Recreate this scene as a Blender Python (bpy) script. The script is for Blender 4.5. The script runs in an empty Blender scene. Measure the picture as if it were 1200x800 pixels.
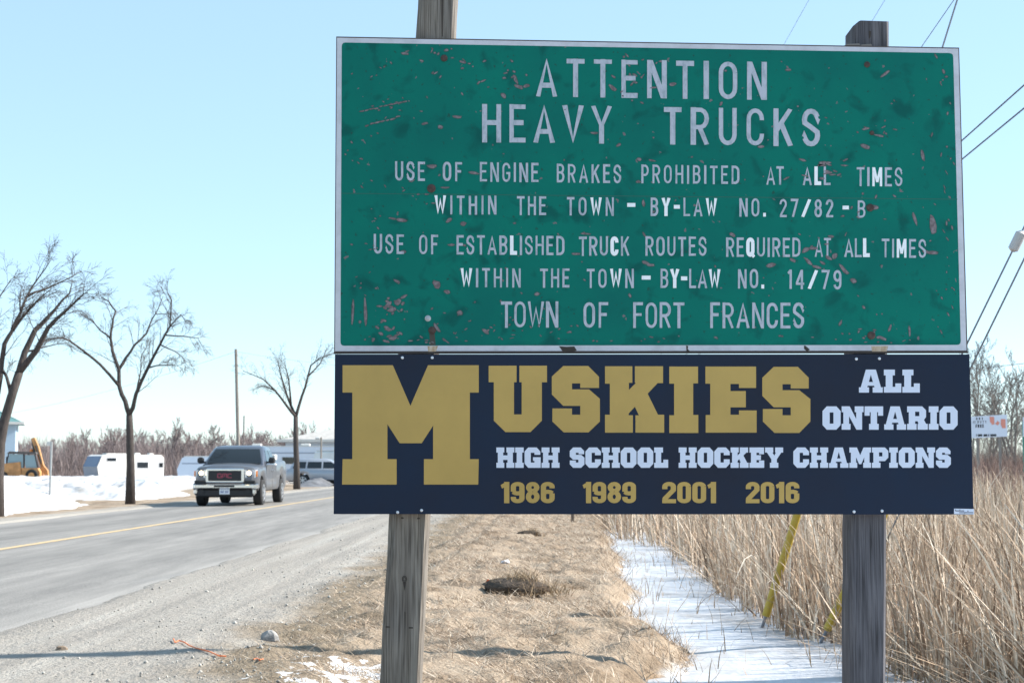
import bpy, math, random
import numpy as np
from mathutils import Vector, Matrix
from mathutils.geometry import tessellate_polygon
random.seed(7)
rng = np.random.default_rng(11)
C = bpy.context.scene.collection
scene = bpy.context.scene
R = math.radians

# ---------------------------------------------------------------- camera
F = 1714.0                    # focal length in photograph pixels (1200 wide)
CAMZ = 1.18
YAW = math.atan(17 / F)       # camera turned slightly left of the road direction
PITCH = math.atan(147 / F)
cam_d = bpy.data.cameras.new('camera')
cam = bpy.data.objects.new('camera', cam_d)
C.objects.link(cam)
cam.location = (0, 0, CAMZ)
cam.rotation_euler = (R(90) + PITCH, 0, YAW)
cam_d.sensor_width = 22.3
cam_d.lens = 22.3 * F / 1200
cam_d.clip_start = 0.1
cam_d.clip_end = 6000
cam_d.dof.use_dof = True
cam_d.dof.focus_distance = 5.75
cam_d.dof.aperture_fstop = 6.3
scene.camera = cam

# ---------------------------------------------------------------- sky, sun, exposure
SUN_AZ, SUN_EL = R(79), R(37)          # azimuth from +Y towards +X
w = bpy.data.worlds.new('World')
scene.world = w
w.use_nodes = True
nt = w.node_tree
sky = nt.nodes.new('ShaderNodeTexSky')
sky.sky_type = 'NISHITA'
sky.sun_disc = False
sky.sun_elevation = SUN_EL
sky.sun_rotation = SUN_AZ
sky.altitude = 340
sky.air_density = 1.0
sky.dust_density = 0.15
sky.ozone_density = 3.0
bg = nt.nodes['Background']
bg.inputs['Strength'].default_value = 0.101
veil = nt.nodes.new('ShaderNodeMix'); veil.data_type = 'RGBA'        # thin bright haze over the clear sky
veil.inputs[0].default_value = 0.50
veil.inputs[7].default_value = (2.55, 3.75, 4.5, 1)
nt.links.new(sky.outputs[0], veil.inputs[6])
nt.links.new(veil.outputs[2], bg.inputs['Color'])
sun_d = bpy.data.lights.new('sun', 'SUN')
sun_d.energy = 3.9
sun_d.angle = R(0.55)
sun_d.color = (1.0, 0.94, 0.85)
sun = bpy.data.objects.new('sun', sun_d)
C.objects.link(sun)
sd = Vector((math.sin(SUN_AZ) * math.cos(SUN_EL), math.cos(SUN_AZ) * math.cos(SUN_EL), math.sin(SUN_EL)))
sun.rotation_euler = sd.to_track_quat('Z', 'Y').to_euler()
vs = scene.view_settings
vs.view_transform = 'Standard'
vs.look = 'None'
vs.gamma = 1
vs.exposure = 1.35
vs.use_curve_mapping = False
scene.cycles.use_denoising = True
scene.cycles.max_bounces = 6
scene.cycles.transparent_max_bounces = 8

# ---------------------------------------------------------------- measuring
CM = Matrix.Rotation(YAW, 3, 'Z') @ Matrix.Rotation(R(90) + PITCH, 3, 'X')
def ray(px, py):
    return CM @ Vector(((px - 600) / F, -(py - 400) / F, -1))
def at(px, py, Y):
    """point seen at photograph pixel (px, py) on the plane world y = Y"""
    d = ray(px, py)
    t = Y / d.y
    return Vector((d.x * t, Y, CAMZ + d.z * t))
def on(px, py, z=0.0):
    d = ray(px, py)
    t = (z - CAMZ) / d.z
    return Vector((d.x * t, d.y * t, z))

# ---------------------------------------------------------------- noise on arrays
def _hash(ix, iy, seed):
    n = (ix.astype(np.int64) * 374761393 + iy.astype(np.int64) * 668265263 + seed * 1442695041) & 0x7fffffff
    n = ((n ^ (n >> 13)) * 1274126177) & 0x7fffffff
    n = n ^ (n >> 16)
    return (n & 0xffff) / 65535.0
def vnoise(x, y, seed=0):
    x = np.asarray(x, float); y = np.asarray(y, float)
    ix, iy = np.floor(x), np.floor(y)
    fx, fy = x - ix, y - iy
    fx = fx * fx * (3 - 2 * fx); fy = fy * fy * (3 - 2 * fy)
    a = _hash(ix, iy, seed); b = _hash(ix + 1, iy, seed); c = _hash(ix, iy + 1, seed); d = _hash(ix + 1, iy + 1, seed)
    return (a * (1 - fx) + b * fx) * (1 - fy) + (c * (1 - fx) + d * fx) * fy - 0.5
def fbm(x, y, seed=0, o=4):
    s = 0; a = 1; f = 1
    for k in range(o):
        s = s + a * vnoise(x * f + 17.3 * k, y * f - 9.1 * k, seed + k)
        a *= 0.5; f *= 2.03
    return s
def sstep(a, b, x):
    t = np.clip((x - a) / (b - a), 0, 1)
    return t * t * (3 - 2 * t)

# ---------------------------------------------------------------- materials
MATS = {}
def mat(name, col, rough=0.7, metal=0.0, var=0.0, vscale=6.0, stretch=(1, 1, 1), col2=None, bump=0.0, bscale=40.0,
        spec=0.5, emit=None, estr=0.0, coat=0.0, detail=6, island=0.0, contrast=(0.35, 0.65), transl=0.0):
    if name in MATS: return MATS[name]
    m = bpy.data.materials.new(name); m.use_nodes = True
    t = m.node_tree; N = t.nodes; Lk = t.links
    b = N['Principled BSDF']
    b.inputs['Roughness'].default_value = rough
    b.inputs['Metallic'].default_value = metal
    b.inputs['Specular IOR Level'].default_value = spec
    b.inputs['Coat Weight'].default_value = coat
    if emit:
        b.inputs['Emission Color'].default_value = (*emit, 1); b.inputs['Emission Strength'].default_value = estr
    tc = N.new('ShaderNodeTexCoord'); mp = N.new('ShaderNodeMapping'); mp.inputs['Scale'].default_value = stretch
    Lk.new(tc.outputs['Object'], mp.inputs[0])
    out = None
    if col2 is None and var > 0:
        col2 = tuple(max(0, c * (1 - var)) for c in col)
        col = tuple(min(1, c * (1 + var * 0.6)) for c in col)
    if col2 is not None:
        n = N.new('ShaderNodeTexNoise'); n.inputs['Scale'].default_value = vscale; n.inputs['Detail'].default_value = detail
        n.inputs['Roughness'].default_value = 0.65
        Lk.new(mp.outputs[0], n.inputs['Vector'])
        r = N.new('ShaderNodeValToRGB')
        r.color_ramp.elements[0].position = contrast[0]; r.color_ramp.elements[1].position = contrast[1]
        r.color_ramp.elements[0].color = (*col, 1); r.color_ramp.elements[1].color = (*col2, 1)
        Lk.new(n.outputs['Fac'], r.inputs[0]); out = r.outputs[0]
    if island > 0:
        g = N.new('ShaderNodeNewGeometry'); h = N.new('ShaderNodeHueSaturation')
        mr = N.new('ShaderNodeMapRange'); mr.inputs['To Min'].default_value = 1 - island; mr.inputs['To Max'].default_value = 1 + island
        Lk.new(g.outputs['Random Per Island'], mr.inputs['Value']); Lk.new(mr.outputs[0], h.inputs['Value'])
        if out is not None: Lk.new(out, h.inputs['Color'])
        else: h.inputs['Color'].default_value = (*col, 1)
        out = h.outputs[0]
    if out is not None: Lk.new(out, b.inputs['Base Color'])
    else: b.inputs['Base Color'].default_value = (*col, 1)
    if bump > 0:
        n2 = N.new('ShaderNodeTexNoise'); n2.inputs['Scale'].default_value = bscale; n2.inputs['Detail'].default_value = 5
        Lk.new(mp.outputs[0], n2.inputs['Vector'])
        bp = N.new('ShaderNodeBump'); bp.inputs['Strength'].default_value = bump; bp.inputs['Distance'].default_value = 0.02
        Lk.new(n2.outputs['Fac'], bp.inputs['Height']); Lk.new(bp.outputs[0], b.inputs['Normal'])
    if transl > 0:
        tr = N.new('ShaderNodeBsdfTranslucent'); mx = N.new('ShaderNodeMixShader'); mx.inputs[0].default_value = transl
        if out is not None: Lk.new(out, tr.inputs[0])
        else: tr.inputs[0].default_value = (*col, 1)
        Lk.new(b.outputs[0], mx.inputs[1]); Lk.new(tr.outputs[0], mx.inputs[2])
        Lk.new(mx.outputs[0], N['Material Output'].inputs[0])
    MATS[name] = m
    return m

# ---------------------------------------------------------------- mesh builder
class MB:
    def __init__(self): self.v = []; self.f = []
    def add(self, vs, fs):
        o = len(self.v); self.v += [tuple(p) for p in vs]; self.f += [tuple(i + o for i in f) for f in fs]
        return self
    def box(self, c, s, rot=None, bev=0.0):
        x, y, z = s[0] / 2, s[1] / 2, s[2] / 2
        if bev > 0:
            b = min(bev, x * .9, y * .9, z * .9)
            ring = []
            for zz, ins in ((-z, b), (-z + b, 0), (z - b, 0), (z, b)):
                xx, yy = x - ins, y - ins
                bb = b * .6
                ring.append([Vector(p) for p in ((-xx + bb, -yy, zz), (xx - bb, -yy, zz), (xx, -yy + bb, zz), (xx, yy - bb, zz),
                             (xx - bb, yy, zz), (-xx + bb, yy, zz), (-xx, yy - bb, zz), (-xx, -yy + bb, zz))])
            vs = [p for r_ in ring for p in r_]
            fs = [(7, 6, 5, 4, 3, 2, 1, 0), tuple(range(24, 32))]
            for k in range(3):
                for i in range(8):
                    j = (i + 1) % 8
                    fs.append((k * 8 + i, k * 8 + j, k * 8 + 8 + j, k * 8 + 8 + i))
        else:
            vs = [Vector((sx * x, sy * y, sz * z)) for sz in (-1, 1) for sy in (-1, 1) for sx in (-1, 1)]
            fs = [(0, 2, 3, 1), (4, 5, 7, 6), (0, 1, 5, 4), (2, 6, 7, 3), (0, 4, 6, 2), (1, 3, 7, 5)]
        c = Vector(c)
        if rot is not None: vs = [rot @ p for p in vs]
        return self.add([p + c for p in vs], fs)
    def tube(self, pts, rad, n=6, cap=True):
        pts = [Vector(p) for p in pts]
        if not hasattr(rad, '__len__'): rad = [rad] * len(pts)
        vs = []; fs = []
        u = None
        for i, p in enumerate(pts):
            d = (pts[min(i + 1, len(pts) - 1)] - pts[max(i - 1, 0)])
            d = d.normalized() if d.length > 1e-9 else Vector((0, 0, 1))
            if u is None:
                u = d.cross(Vector((0, 0, 1)) if abs(d.z) < .9 else Vector((1, 0, 0))).normalized()
            u = (u - d * u.dot(d)); u = u.normalized() if u.length > 1e-6 else d.orthogonal().normalized()
            v = d.cross(u)
            for k in range(n):
                a = 2 * math.pi * k / n
                vs.append(p + (u * math.cos(a) + v * math.sin(a)) * rad[i])
        for i in range(len(pts) - 1):
            for k in range(n):
                k2 = (k + 1) % n
                fs.append((i * n + k, i * n + k2, (i + 1) * n + k2, (i + 1) * n + k))
        if cap:
            fs.append(tuple(range(n - 1, -1, -1))); fs.append(tuple((len(pts) - 1) * n + k for k in range(n)))
        return self.add(vs, fs)
    def loft(self, rings, closed=True, cap=True):
        n = len(rings[0]); vs = [p for r_ in rings for p in r_]; fs = []
        for i in range(len(rings) - 1):
            for k in range(n if closed else n - 1):
                k2 = (k + 1) % n
                fs.append((i * n + k, i * n + k2, (i + 1) * n + k2, (i + 1) * n + k))
        if cap:
            fs.append(tuple(range(n - 1, -1, -1))); fs.append(tuple((len(rings) - 1) * n + k for k in range(n)))
        return self.add(vs, fs)
    def prism(self, poly, d):
        """poly: 3-D points of a flat outline; d: extrusion vector"""
        d = Vector(d); poly = [Vector(p) for p in poly]; n = len(poly)
        vs = poly + [p + d for p in poly]
        fs = [tuple(range(n - 1, -1, -1)), tuple(range(n, 2 * n))]
        fs += [(i, (i + 1) % n, n + (i + 1) % n, n + i) for i in range(n)]
        return self.add(vs, fs)
    def lathe(self, prof, c, axis='x', n=20):
        c = Vector(c); vs = []; fs = []
        for (a, r_) in prof:
            for k in range(n):
                t = 2 * math.pi * k / n
                p = (a, r_ * math.cos(t), r_ * math.sin(t)) if axis == 'x' else ((r_ * math.cos(t), a, r_ * math.sin(t)) if axis == 'y' else (r_ * math.cos(t), r_ * math.sin(t), a))
                vs.append(c + Vector(p))
        for i in range(len(prof) - 1):
            for k in range(n):
                k2 = (k + 1) % n
                fs.append((i * n + k, i * n + k2, (i + 1) * n + k2, (i + 1) * n + k))
        fs.append(tuple(range(n - 1, -1, -1))); fs.append(tuple((len(prof) - 1) * n + k for k in range(n)))
        return self.add(vs, fs)
    def build(self, name, m, parent=None, smooth=False, off=None):
        vs = self.v
        if off is not None: vs = [(p[0] - off[0], p[1] - off[1], p[2] - off[2]) for p in vs]
        me = bpy.data.meshes.new(name); me.from_pydata(vs, [], self.f); me.update()
        import bmesh
        bm = bmesh.new(); bm.from_mesh(me); bmesh.ops.recalc_face_normals(bm, faces=bm.faces); bm.to_mesh(me); bm.free()
        return link(name, me, m, parent, smooth)
def link(name, me, m, parent=None, smooth=False):
    if m is not None: me.materials.append(m)
    if smooth:
        me.polygons.foreach_set('use_smooth', [True] * len(me.polygons))
        if smooth is not True: me.set_sharp_from_angle(angle=R(smooth))
    o = bpy.data.objects.new(name, me); C.objects.link(o)
    if parent is not None: o.parent = parent
    return o
def npmesh(name, V, Fq, m, k=4, parent=None, smooth=False):
    """mesh from arrays; every face has k corners"""
    me = bpy.data.meshes.new(name)
    V = np.asarray(V, np.float32).reshape(-1, 3); Fq = np.asarray(Fq, np.int32).reshape(-1, k)
    me.vertices.add(len(V)); me.vertices.foreach_set('co', V.ravel())
    me.loops.add(Fq.size); me.loops.foreach_set('vertex_index', Fq.ravel())
    me.polygons.add(len(Fq)); me.polygons.foreach_set('loop_start', np.arange(0, Fq.size, k, dtype=np.int32))
    me.update(calc_edges=True); me.validate()
    return link(name, me, m, parent, smooth)
def tag(o, label=None, cat=None, group=None, kind=None):
    if label: o['label'] = label
    if cat: o['category'] = cat
    if group: o['group'] = group
    if kind: o['kind'] = kind
    return o
def thing(name, label, cat, loc=(0, 0, 0), rz=0.0, group=None):
    o = bpy.data.objects.new(name, None); C.objects.link(o)
    o.location = loc; o.rotation_euler = (0, 0, rz); o.empty_display_size = .3
    return tag(o, label, cat, group)

# ================================================================ THE SETTING
ROAD_R, ROAD_L, YEL, ICE = -3.83, -11.25, -7.45, -0.27
def shore(Y):
    return 0.90 + 0.042 * np.clip(Y - 10, -10, 30) + 0.42 * vnoise(Y * .36, Y * 0 + 3.1, 5) + .22 * vnoise(Y * 1.2, Y * 0 + 1.7, 6) + .16 * vnoise(Y * 4.1, Y * 0 + .7, 9)
def zground(X, Y):
    X = np.asarray(X, float); Y = np.asarray(Y, float)
    d = X - shore(Y)                      # metres past the grass edge
    z = -.10 * sstep(-1.6, .8, X) - .24 * sstep(-.34, .12, d) - .10 * sstep(.1, 1.0, d)
    near = sstep(-2.6, -1.2, X) * sstep(70, 30, Y)
    z = z + near * (0.085 * fbm(X * 1.1, Y * 1.1, 21) + .075 * fbm(X * 4.2, Y * 4.2, 31, 4)) * np.where(d > .1, .4, 1)
    sh = sstep(ROAD_R - .1, ROAD_R + .5, X) * sstep(-.9, -1.8, X)
    z = z + sh * (.018 * fbm(X * 2.2, Y * .5, 41) + .02 * fbm(X * 7, Y * 6, 42, 2) * sstep(-3.4, -1.8, X))
    z = z - .03 * sstep(-2.2, -1.2, X) * 0
    # marsh beyond the ditch, then ground rising again
    z = z + np.where(X > 2.0, .10 * fbm(X * .5, Y * .5, 51) + .06 * sstep(2.2, 5, X), 0)
    z = z + .25 * sstep(60, 140, X)
    # bed under the road, ragged asphalt edges
    edge = .16 * fbm(Y * .35, X * 0, 61) + .07 * fbm(Y * 2.5, X * 0, 62)
    r1 = sstep(ROAD_R + .12 + edge, ROAD_R - .22 + edge, X) * sstep(ROAD_L - .12 - edge, ROAD_L + .22 - edge, X)
    z = z + .012 - .10 * r1
    # far-side verge
    lv = sstep(ROAD_L - .4, ROAD_L - 2, X)
    z = z + lv * (.05 * fbm(X * .7, Y * .7, 71)) - .25 * sstep(-20, -60, X)
    return z
def axis(parts):
    out = []
    for a, b, n in parts: out += list(np.linspace(a, b, n, endpoint=False))
    return np.array(out + [parts[-1][1]])
gx = axis([(-2500, -300, 8), (-300, -60, 16), (-60, -16, 30), (-16, -11.6, 18), (-11.6, -11, 12), (-11, -4.2, 8), (-4.2, -3.4, 20), (-3.4, -1.8, 26), (-1.8, 2.6, 115), (2.6, 8, 34), (8, 30, 30), (30, 150, 24), (150, 2500, 10)])
gy = axis([(-60, 4, 10), (4, 9, 50), (9, 24, 270), (24, 45, 150), (45, 100, 120), (100, 260, 40), (260, 4500, 20)])
GX, GY = np.meshgrid(gx, gy)
GZ = zground(GX, GY)
def grid_faces(nx, ny):
    i = np.arange(ny - 1)[:, None] * nx + np.arange(nx - 1)[None, :]
    return np.stack([i, i + 1, i + 1 + nx, i + nx], -1).reshape(-1, 4)

def ground_material():
    m = bpy.data.materials.new('ground'); m.use_nodes = True
    t = m.node_tree; N = t.nodes; Lk = t.links; b = N['Principled BSDF']
    b.inputs['Roughness'].default_value = .9; b.inputs['Specular IOR Level'].default_value = .2
    tc = N.new('ShaderNodeTexCoord'); sp = N.new('ShaderNodeSeparateXYZ'); Lk.new(tc.outputs['Object'], sp.inputs[0])
    def noise(s, d=6, sc=(1, 1, 1), rough=.6):
        mp = N.new('ShaderNodeMapping'); mp.inputs['Scale'].default_value = sc; Lk.new(tc.outputs['Object'], mp.inputs[0])
        n = N.new('ShaderNodeTexNoise'); n.inputs['Scale'].default_value = s; n.inputs['Detail'].default_value = d; n.inputs['Roughness'].default_value = rough
        Lk.new(mp.outputs[0], n.inputs['Vector']); return n.outputs['Fac']
    def math_(op, a, bb, clamp=False):
        n = N.new('ShaderNodeMath'); n.operation = op; n.use_clamp = clamp
        for i, q in enumerate((a, bb)):
            if isinstance(q, (int, float)): n.inputs[i].default_value = q
            else: Lk.new(q, n.inputs[i])
        return n.outputs[0]
    def ramp(x, stops):
        r = N.new('ShaderNodeValToRGB'); e = r.color_ramp.elements
        while len(e) < len(stops): e.new(.5)
        for i, (p, c) in enumerate(stops): e[i].position = p; e[i].color = (*c, 1)
        Lk.new(x, r.inputs[0]); return r.outputs[0]
    def mix(f, a, c):
        n = N.new('ShaderNodeMix'); n.data_type = 'RGBA'; Lk.new(f, n.inputs[0]); Lk.new(a, n.inputs[6]); Lk.new(c, n.inputs[7]); return n.outputs[2]
    def band(x, a, bb):
        n = N.new('ShaderNodeMapRange'); n.interpolation_type = 'SMOOTHSTEP'
        n.inputs['From Min'].default_value = a; n.inputs['From Max'].default_value = bb; Lk.new(x, n.inputs['Value']); return n.outputs[0]
    X = sp.outputs['X']; Y = sp.outputs['Y']; Z = sp.outputs['Z']
    big = noise(.9, 5)
    streak = noise(1.0, 5, (3.2, .07, 1))
    fine = noise(38, 4)
    gravel = mix(band(fine, .35, .72), ramp(streak, [(.32, (.23, .21, .185)), (.5, (.335, .305, .265)), (.68, (.43, .40, .355))]), ramp(noise(90, 3), [(.35, (.15, .14, .13)), (.65, (.43, .40, .36))]))
    straw = mix(band(noise(14, 6, (1, .6, 1)), .38, .66), ramp(noise(2.2, 6), [(.3, (.42, .335, .25)), (.7, (.23, .17, .12))]), ramp(noise(60, 3), [(.3, (.15, .11, .075)), (.7, (.50, .405, .305))]))
    earth = ramp(noise(26, 6), [(.3, (.11, .08, .055)), (.7, (.30, .225, .155))])
    straw = mix(band(noise(1.25, 7, (1, .7, 1)), .50, .62), straw, earth)
    dirt = ramp(noise(22, 6), [(.3, (.13, .10, .07)), (.7, (.30, .24, .17))])
    xw = math_('ADD', X, math_('MULTIPLY', math_('SUBTRACT', big, .5), 1.6))
    grav_dirt = mix(band(xw, -2.25, -1.55), gravel, dirt)
    g1 = mix(band(xw, -1.5, -.95), grav_dirt, straw)
    # low ground by the ice is damp and darker; marsh floor is snow and litter
    lit = mix(band(noise(1.6, 6), .45, .58), ramp(noise(30, 4), [(.3, (.20, .13, .08)), (.7, (.40, .29, .19))]), ramp(noise(9, 4), [(.3, (.62, .64, .66)), (.7, (.72, .73, .74))]))
    g2 = mix(band(Z, -.20, -.30), g1, lit)
    snow = ramp(noise(9, 4), [(.3, (.70, .71, .73)), (.7, (.78, .78, .78))])
    # little leftover snow beside the post
    dx = math_('SUBTRACT', X, -1.03); dy = math_('MULTIPLY', math_('SUBTRACT', Y, 8.3), .45)
    dist = math_('SQRT', math_('ADD', math_('MULTIPLY', dx, dx), math_('MULTIPLY', dy, dy)), 0)
    sf = math_('SUBTRACT', noise(7, 5), math_('MULTIPLY', dist, .58))
    g3 = mix(band(sf, .36, .40), g2, snow)
    # far verge: gravel edge, brown grass, snowy field
    verge = mix(band(noise(.35, 5), .50, .60), straw, snow)
    vg = mix(band(xw, -11.6, -12.3), g3, mix(band(X, -15, -19), straw, verge))
    Lk.new(vg, b.inputs['Base Color'])
    bp = N.new('ShaderNodeBump'); bp.inputs['Strength'].default_value = .8; bp.inputs['Distance'].default_value = .03
    Lk.new(math_('ADD', noise(45, 5), math_('MULTIPLY', noise(12, 4), 1.4)), bp.inputs['Height']); Lk.new(bp.outputs[0], b.inputs['Normal'])
    return m
ground = npmesh('ground', np.stack([GX, GY, GZ], -1), grid_faces(len(gx), len(gy)), ground_material(), smooth=True)
tag(ground, kind='structure')

# --- road
def road_material():
    m = bpy.data.materials.new('asphalt'); m.use_nodes = True
    t = m.node_tree; N = t.nodes; Lk = t.links; b = N['Principled BSDF']
    b.inputs['Roughness'].default_value = .75; b.inputs['Specular IOR Level'].default_value = .35
    tc = N.new('ShaderNodeTexCoord'); sp = N.new('ShaderNodeSeparateXYZ'); Lk.new(tc.outputs['Object'], sp.inputs[0])
    def noise(s, d, sc):
        mp = N.new('ShaderNodeMapping'); mp.inputs['Scale'].default_value = sc; Lk.new(tc.outputs['Object'], mp.inputs[0])
        n = N.new('ShaderNodeTexNoise'); n.inputs['Scale'].default_value = s; n.inputs['Detail'].default_value = d
        Lk.new(mp.outputs[0], n.inputs['Vector']); return n.outputs['Fac']
    mr = N.new('ShaderNodeMapRange'); mr.inputs['From Min'].default_value = -11.25; mr.inputs['From Max'].default_value = -3.6
    Lk.new(sp.outputs['X'], mr.inputs['Value'])
    wob = N.new('ShaderNodeMath'); wob.operation = 'MULTIPLY_ADD'; wob.inputs[1].default_value = .07; Lk.new(noise(1.0, 4, (.4, .05, 1)), wob.inputs[0]); Lk.new(mr.outputs[0], wob.inputs[2])
    r = N.new('ShaderNodeValToRGB'); e = r.color_ramp.elements
    stops = [(0, .30), (.07, .27), (.15, .19), (.24, .255), (.34, .20), (.45, .25), (.55, .255), (.655, .205), (.755, .26), (.865, .21), (.94, .25), (.975, .28), (1, .31)]
    while len(e) < len(stops): e.new(.5)
    for i, (p, g) in enumerate(stops): e[i].position = min(1, p + .035); e[i].color = (g, g * .94, g * .865, 1)
    Lk.new(wob.outputs[0], r.inputs[0])
    mx = N.new('ShaderNodeMix'); mx.data_type = 'RGBA'; mx.blend_type = 'MULTIPLY'; mx.inputs[0].default_value = 1
    r2 = N.new('ShaderNodeValToRGB'); r2.color_ramp.elements[0].position = .3; r2.color_ramp.elements[0].color = (.78, .78, .78, 1); r2.color_ramp.elements[1].position = .7; r2.color_ramp.elements[1].color = (1.15, 1.15, 1.15, 1)
    Lk.new(noise(2.0, 8, (2.5, .22, 1)), r2.inputs[0]); Lk.new(r.outputs[0], mx.inputs[6]); Lk.new(r2.outputs[0], mx.inputs[7])
    mx2 = N.new('ShaderNodeMix'); mx2.data_type = 'RGBA'; mx2.blend_type = 'MULTIPLY'; mx2.inputs[0].default_value = 1
    r3 = N.new('ShaderNodeValToRGB'); r3.color_ramp.elements[0].position = .35; r3.color_ramp.elements[0].color = (.7, .7, .7, 1); r3.color_ramp.elements[1].position = .65; r3.color_ramp.elements[1].color = (1.2, 1.2, 1.2, 1)
    Lk.new(noise(70, 3, (1, 1, 1)), r3.inputs[0]); Lk.new(mx.outputs[2], mx2.inputs[6]); Lk.new(r3.outputs[0], mx2.inputs[7])
    Lk.new(mx2.outputs[2], b.inputs['Base Color'])
    bp = N.new('ShaderNodeBump'); bp.inputs['Strength'].default_value = .35; bp.inputs['Distance'].default_value = .01
    Lk.new(noise(120, 3, (1, 1, 1)), bp.inputs['Height']); Lk.new(bp.outputs[0], b.inputs['Normal'])
    return m
rx = np.array([ROAD_L - .3, -10.5, -9, YEL, -6, -4.5, ROAD_R + .25])
rz = np.array([-.035, -.01, .012, .02, .012, -.005, -.02])
ry = axis([(-60, 100, 40), (100, 2500, 30)])
V = np.stack([np.repeat(rx[None], len(ry), 0), np.repeat(ry[:, None], len(rx), 1), np.repeat(rz[None], len(ry), 0)], -1)
road = npmesh('road', V, grid_faces(len(rx), len(ry)), road_material(), smooth=True)
tag(road, kind='structure')
ymat = mat('yellow_paint', (.58, .41, .20), .7, col2=(.36, .30, .225), vscale=3.0, stretch=(6, .8, 1), contrast=(.45, .68))
mb = MB()
for yy in np.arange(-40, 800, 4.0):
    mb.add([(YEL - .075, yy, .0245), (YEL + .075, yy, .0245), (YEL + .075, yy + 4, .0245), (YEL - .075, yy + 4, .0245)], [(0, 1, 2, 3)])
tag(mb.build('road_centre_line', ymat), kind='structure')

# --- frozen ditch
ix = axis([(.2, 5, 40), (5, 60, 40)]); iy = axis([(-5, 8, 6), (8, 40, 90), (40, 140, 40)])
IX, IY = np.meshgrid(ix, iy)
IZ = ICE + .024 * fbm(IX * 1.3, IY * .8, 81) + .006 * fbm(IX * 6, IY * 6, 82, 2)
def ice_material():
    m = mat('ice', (.52, .535, .57), .5, col2=(.29, .265, .24), vscale=2.1, stretch=(1, .5, 1), bump=.9, bscale=10, contrast=(.45, .74), detail=9)
    return m
tag(npmesh('frozen_ditch', np.stack([IX, IY, IZ], -1), grid_faces(len(ix), len(iy)), ice_material(), smooth=True), kind='structure')

# --- snow banks on the far side of the road
snow_mat = mat('snow', (.52, .525, .54), .7, col2=(.25, .24, .225), vscale=1.3, bump=1.0, bscale=4, contrast=(.46, .78))
sx = axis([(-48, -22, 60), (-22, -12.0, 150)]); sy = axis([(26, 66, 380), (66, 112, 120)])
SX, SY = np.meshgrid(sx, sy)
def gauss(x, y, cx, cy, wx, wy): return np.exp(-((x - cx) / wx) ** 2 - ((y - cy) / wy) ** 2)
H = np.zeros_like(SX)
front = sstep(-12.35, -13.6, SX + .7 * fbm(SX * .5, SY * .45, 94))
H += .75 * gauss(SX, SY, -15.0, 34.5, 1.9, 5.2) + .62 * gauss(SX, SY, -13.9, 39.5, 1.3, 4.6)
back = np.exp(-((SY - (57 + .25 * (SX + 14))) / 4.5) ** 2) * sstep(-13.2, -14.8, SX) * .66
H = np.maximum(H, back)
H = np.maximum(H, sstep(-17.5, -20.0, SX) * sstep(40, 46, SY) * .52)
H = np.maximum(H, .62 * gauss(SX, SY, -13.6, 72, .9, 5.0))
lump = .42 * fbm(SX * .55, SY * .55, 91) + .45 * np.abs(fbm(SX * 1.7, SY * 1.7, 92, 3)) + .07 * fbm(SX * 5, SY * 5, 95, 2)
SZ = -.12 + H * (1 + .75 * lump) + .10 * fbm(SX * 1.1, SY * 1.1, 93) - .5 * (1 - front) * (1 - np.clip(H, 0, 1))
on_ = sstep(.05, .35, H)
SZ += on_ * (.20 * np.abs(fbm(SX * 1.3, SY * 1.1, 96, 4)) - .06 + .09 * fbm(SX * 3.1, SY * 2.6, 97, 3))
SZ -= .30 * sstep(.16, .02, H)
tag(npmesh('snowbank', np.stack([SX, SY, SZ], -1), grid_faces(len(sx), len(sy)), snow_mat, smooth=True), kind='structure')

dx_ = axis([(-16.5, -11.9, 60)]); dy_ = axis([(84, 106, 90)]); DX, DY = np.meshgrid(dx_, dy_)
DH = .85 * gauss(DX, DY, -12.95, 94.5, .95, 6.5); DZ = -.10 + DH * (1 + .5 * fbm(DX * 1.5, DY * 1.2, 98)) + .25 * DH * np.abs(fbm(DX * 3, DY * 2, 99, 3)) - .25 * sstep(.12, .02, DH)
tag(npmesh('dirty_snowbank', np.stack([DX, DY, DZ], -1), grid_faces(len(dx_), len(dy_)), mat('dirty_snow', (.07, .072, .08), .8, col2=(.16, .165, .18), vscale=2.2, bump=.8, bscale=5), smooth=True), kind='structure')

# ================================================================ BLADES (straw, reeds, pebbles)
def blades(name, base, h, width, az, lean, bend, droop, seg, m, roll=None):
    n = len(h); t = np.linspace(0, 1, seg + 1)[None, :]
    dx, dy = np.cos(az)[:, None], np.sin(az)[:, None]
    out = (lean[:, None] * t + bend[:, None] * t ** 2.2) * h[:, None]
    zz = h[:, None] * (t * np.sqrt(np.clip(1 - np.minimum(lean, .98) ** 2, .02, 1))[:, None] - droop[:, None] * t ** 3)
    P = np.stack([base[:, 0:1] + dx * out, base[:, 1:2] + dy * out, base[:, 2:3] + zz], -1)
    ra = rng.uniform(0, math.pi, n) if roll is None else roll
    wv = np.stack([np.cos(ra), np.sin(ra), 0 * ra], -1)[:, None, :]
    ww = (width[:, None] * (1 - .85 * t ** 1.5) * .5)[..., None]
    V = np.stack([P - wv * ww, P + wv * ww], 2)          # n, seg+1, 2, 3
    i0 = (np.arange(n)[:, None] * (seg + 1) + np.arange(seg)[None, :]) * 2
    Fq = np.stack([i0, i0 + 1, i0 + 3, i0 + 2], -1)
    return npmesh(name, V, Fq, m)

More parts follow.
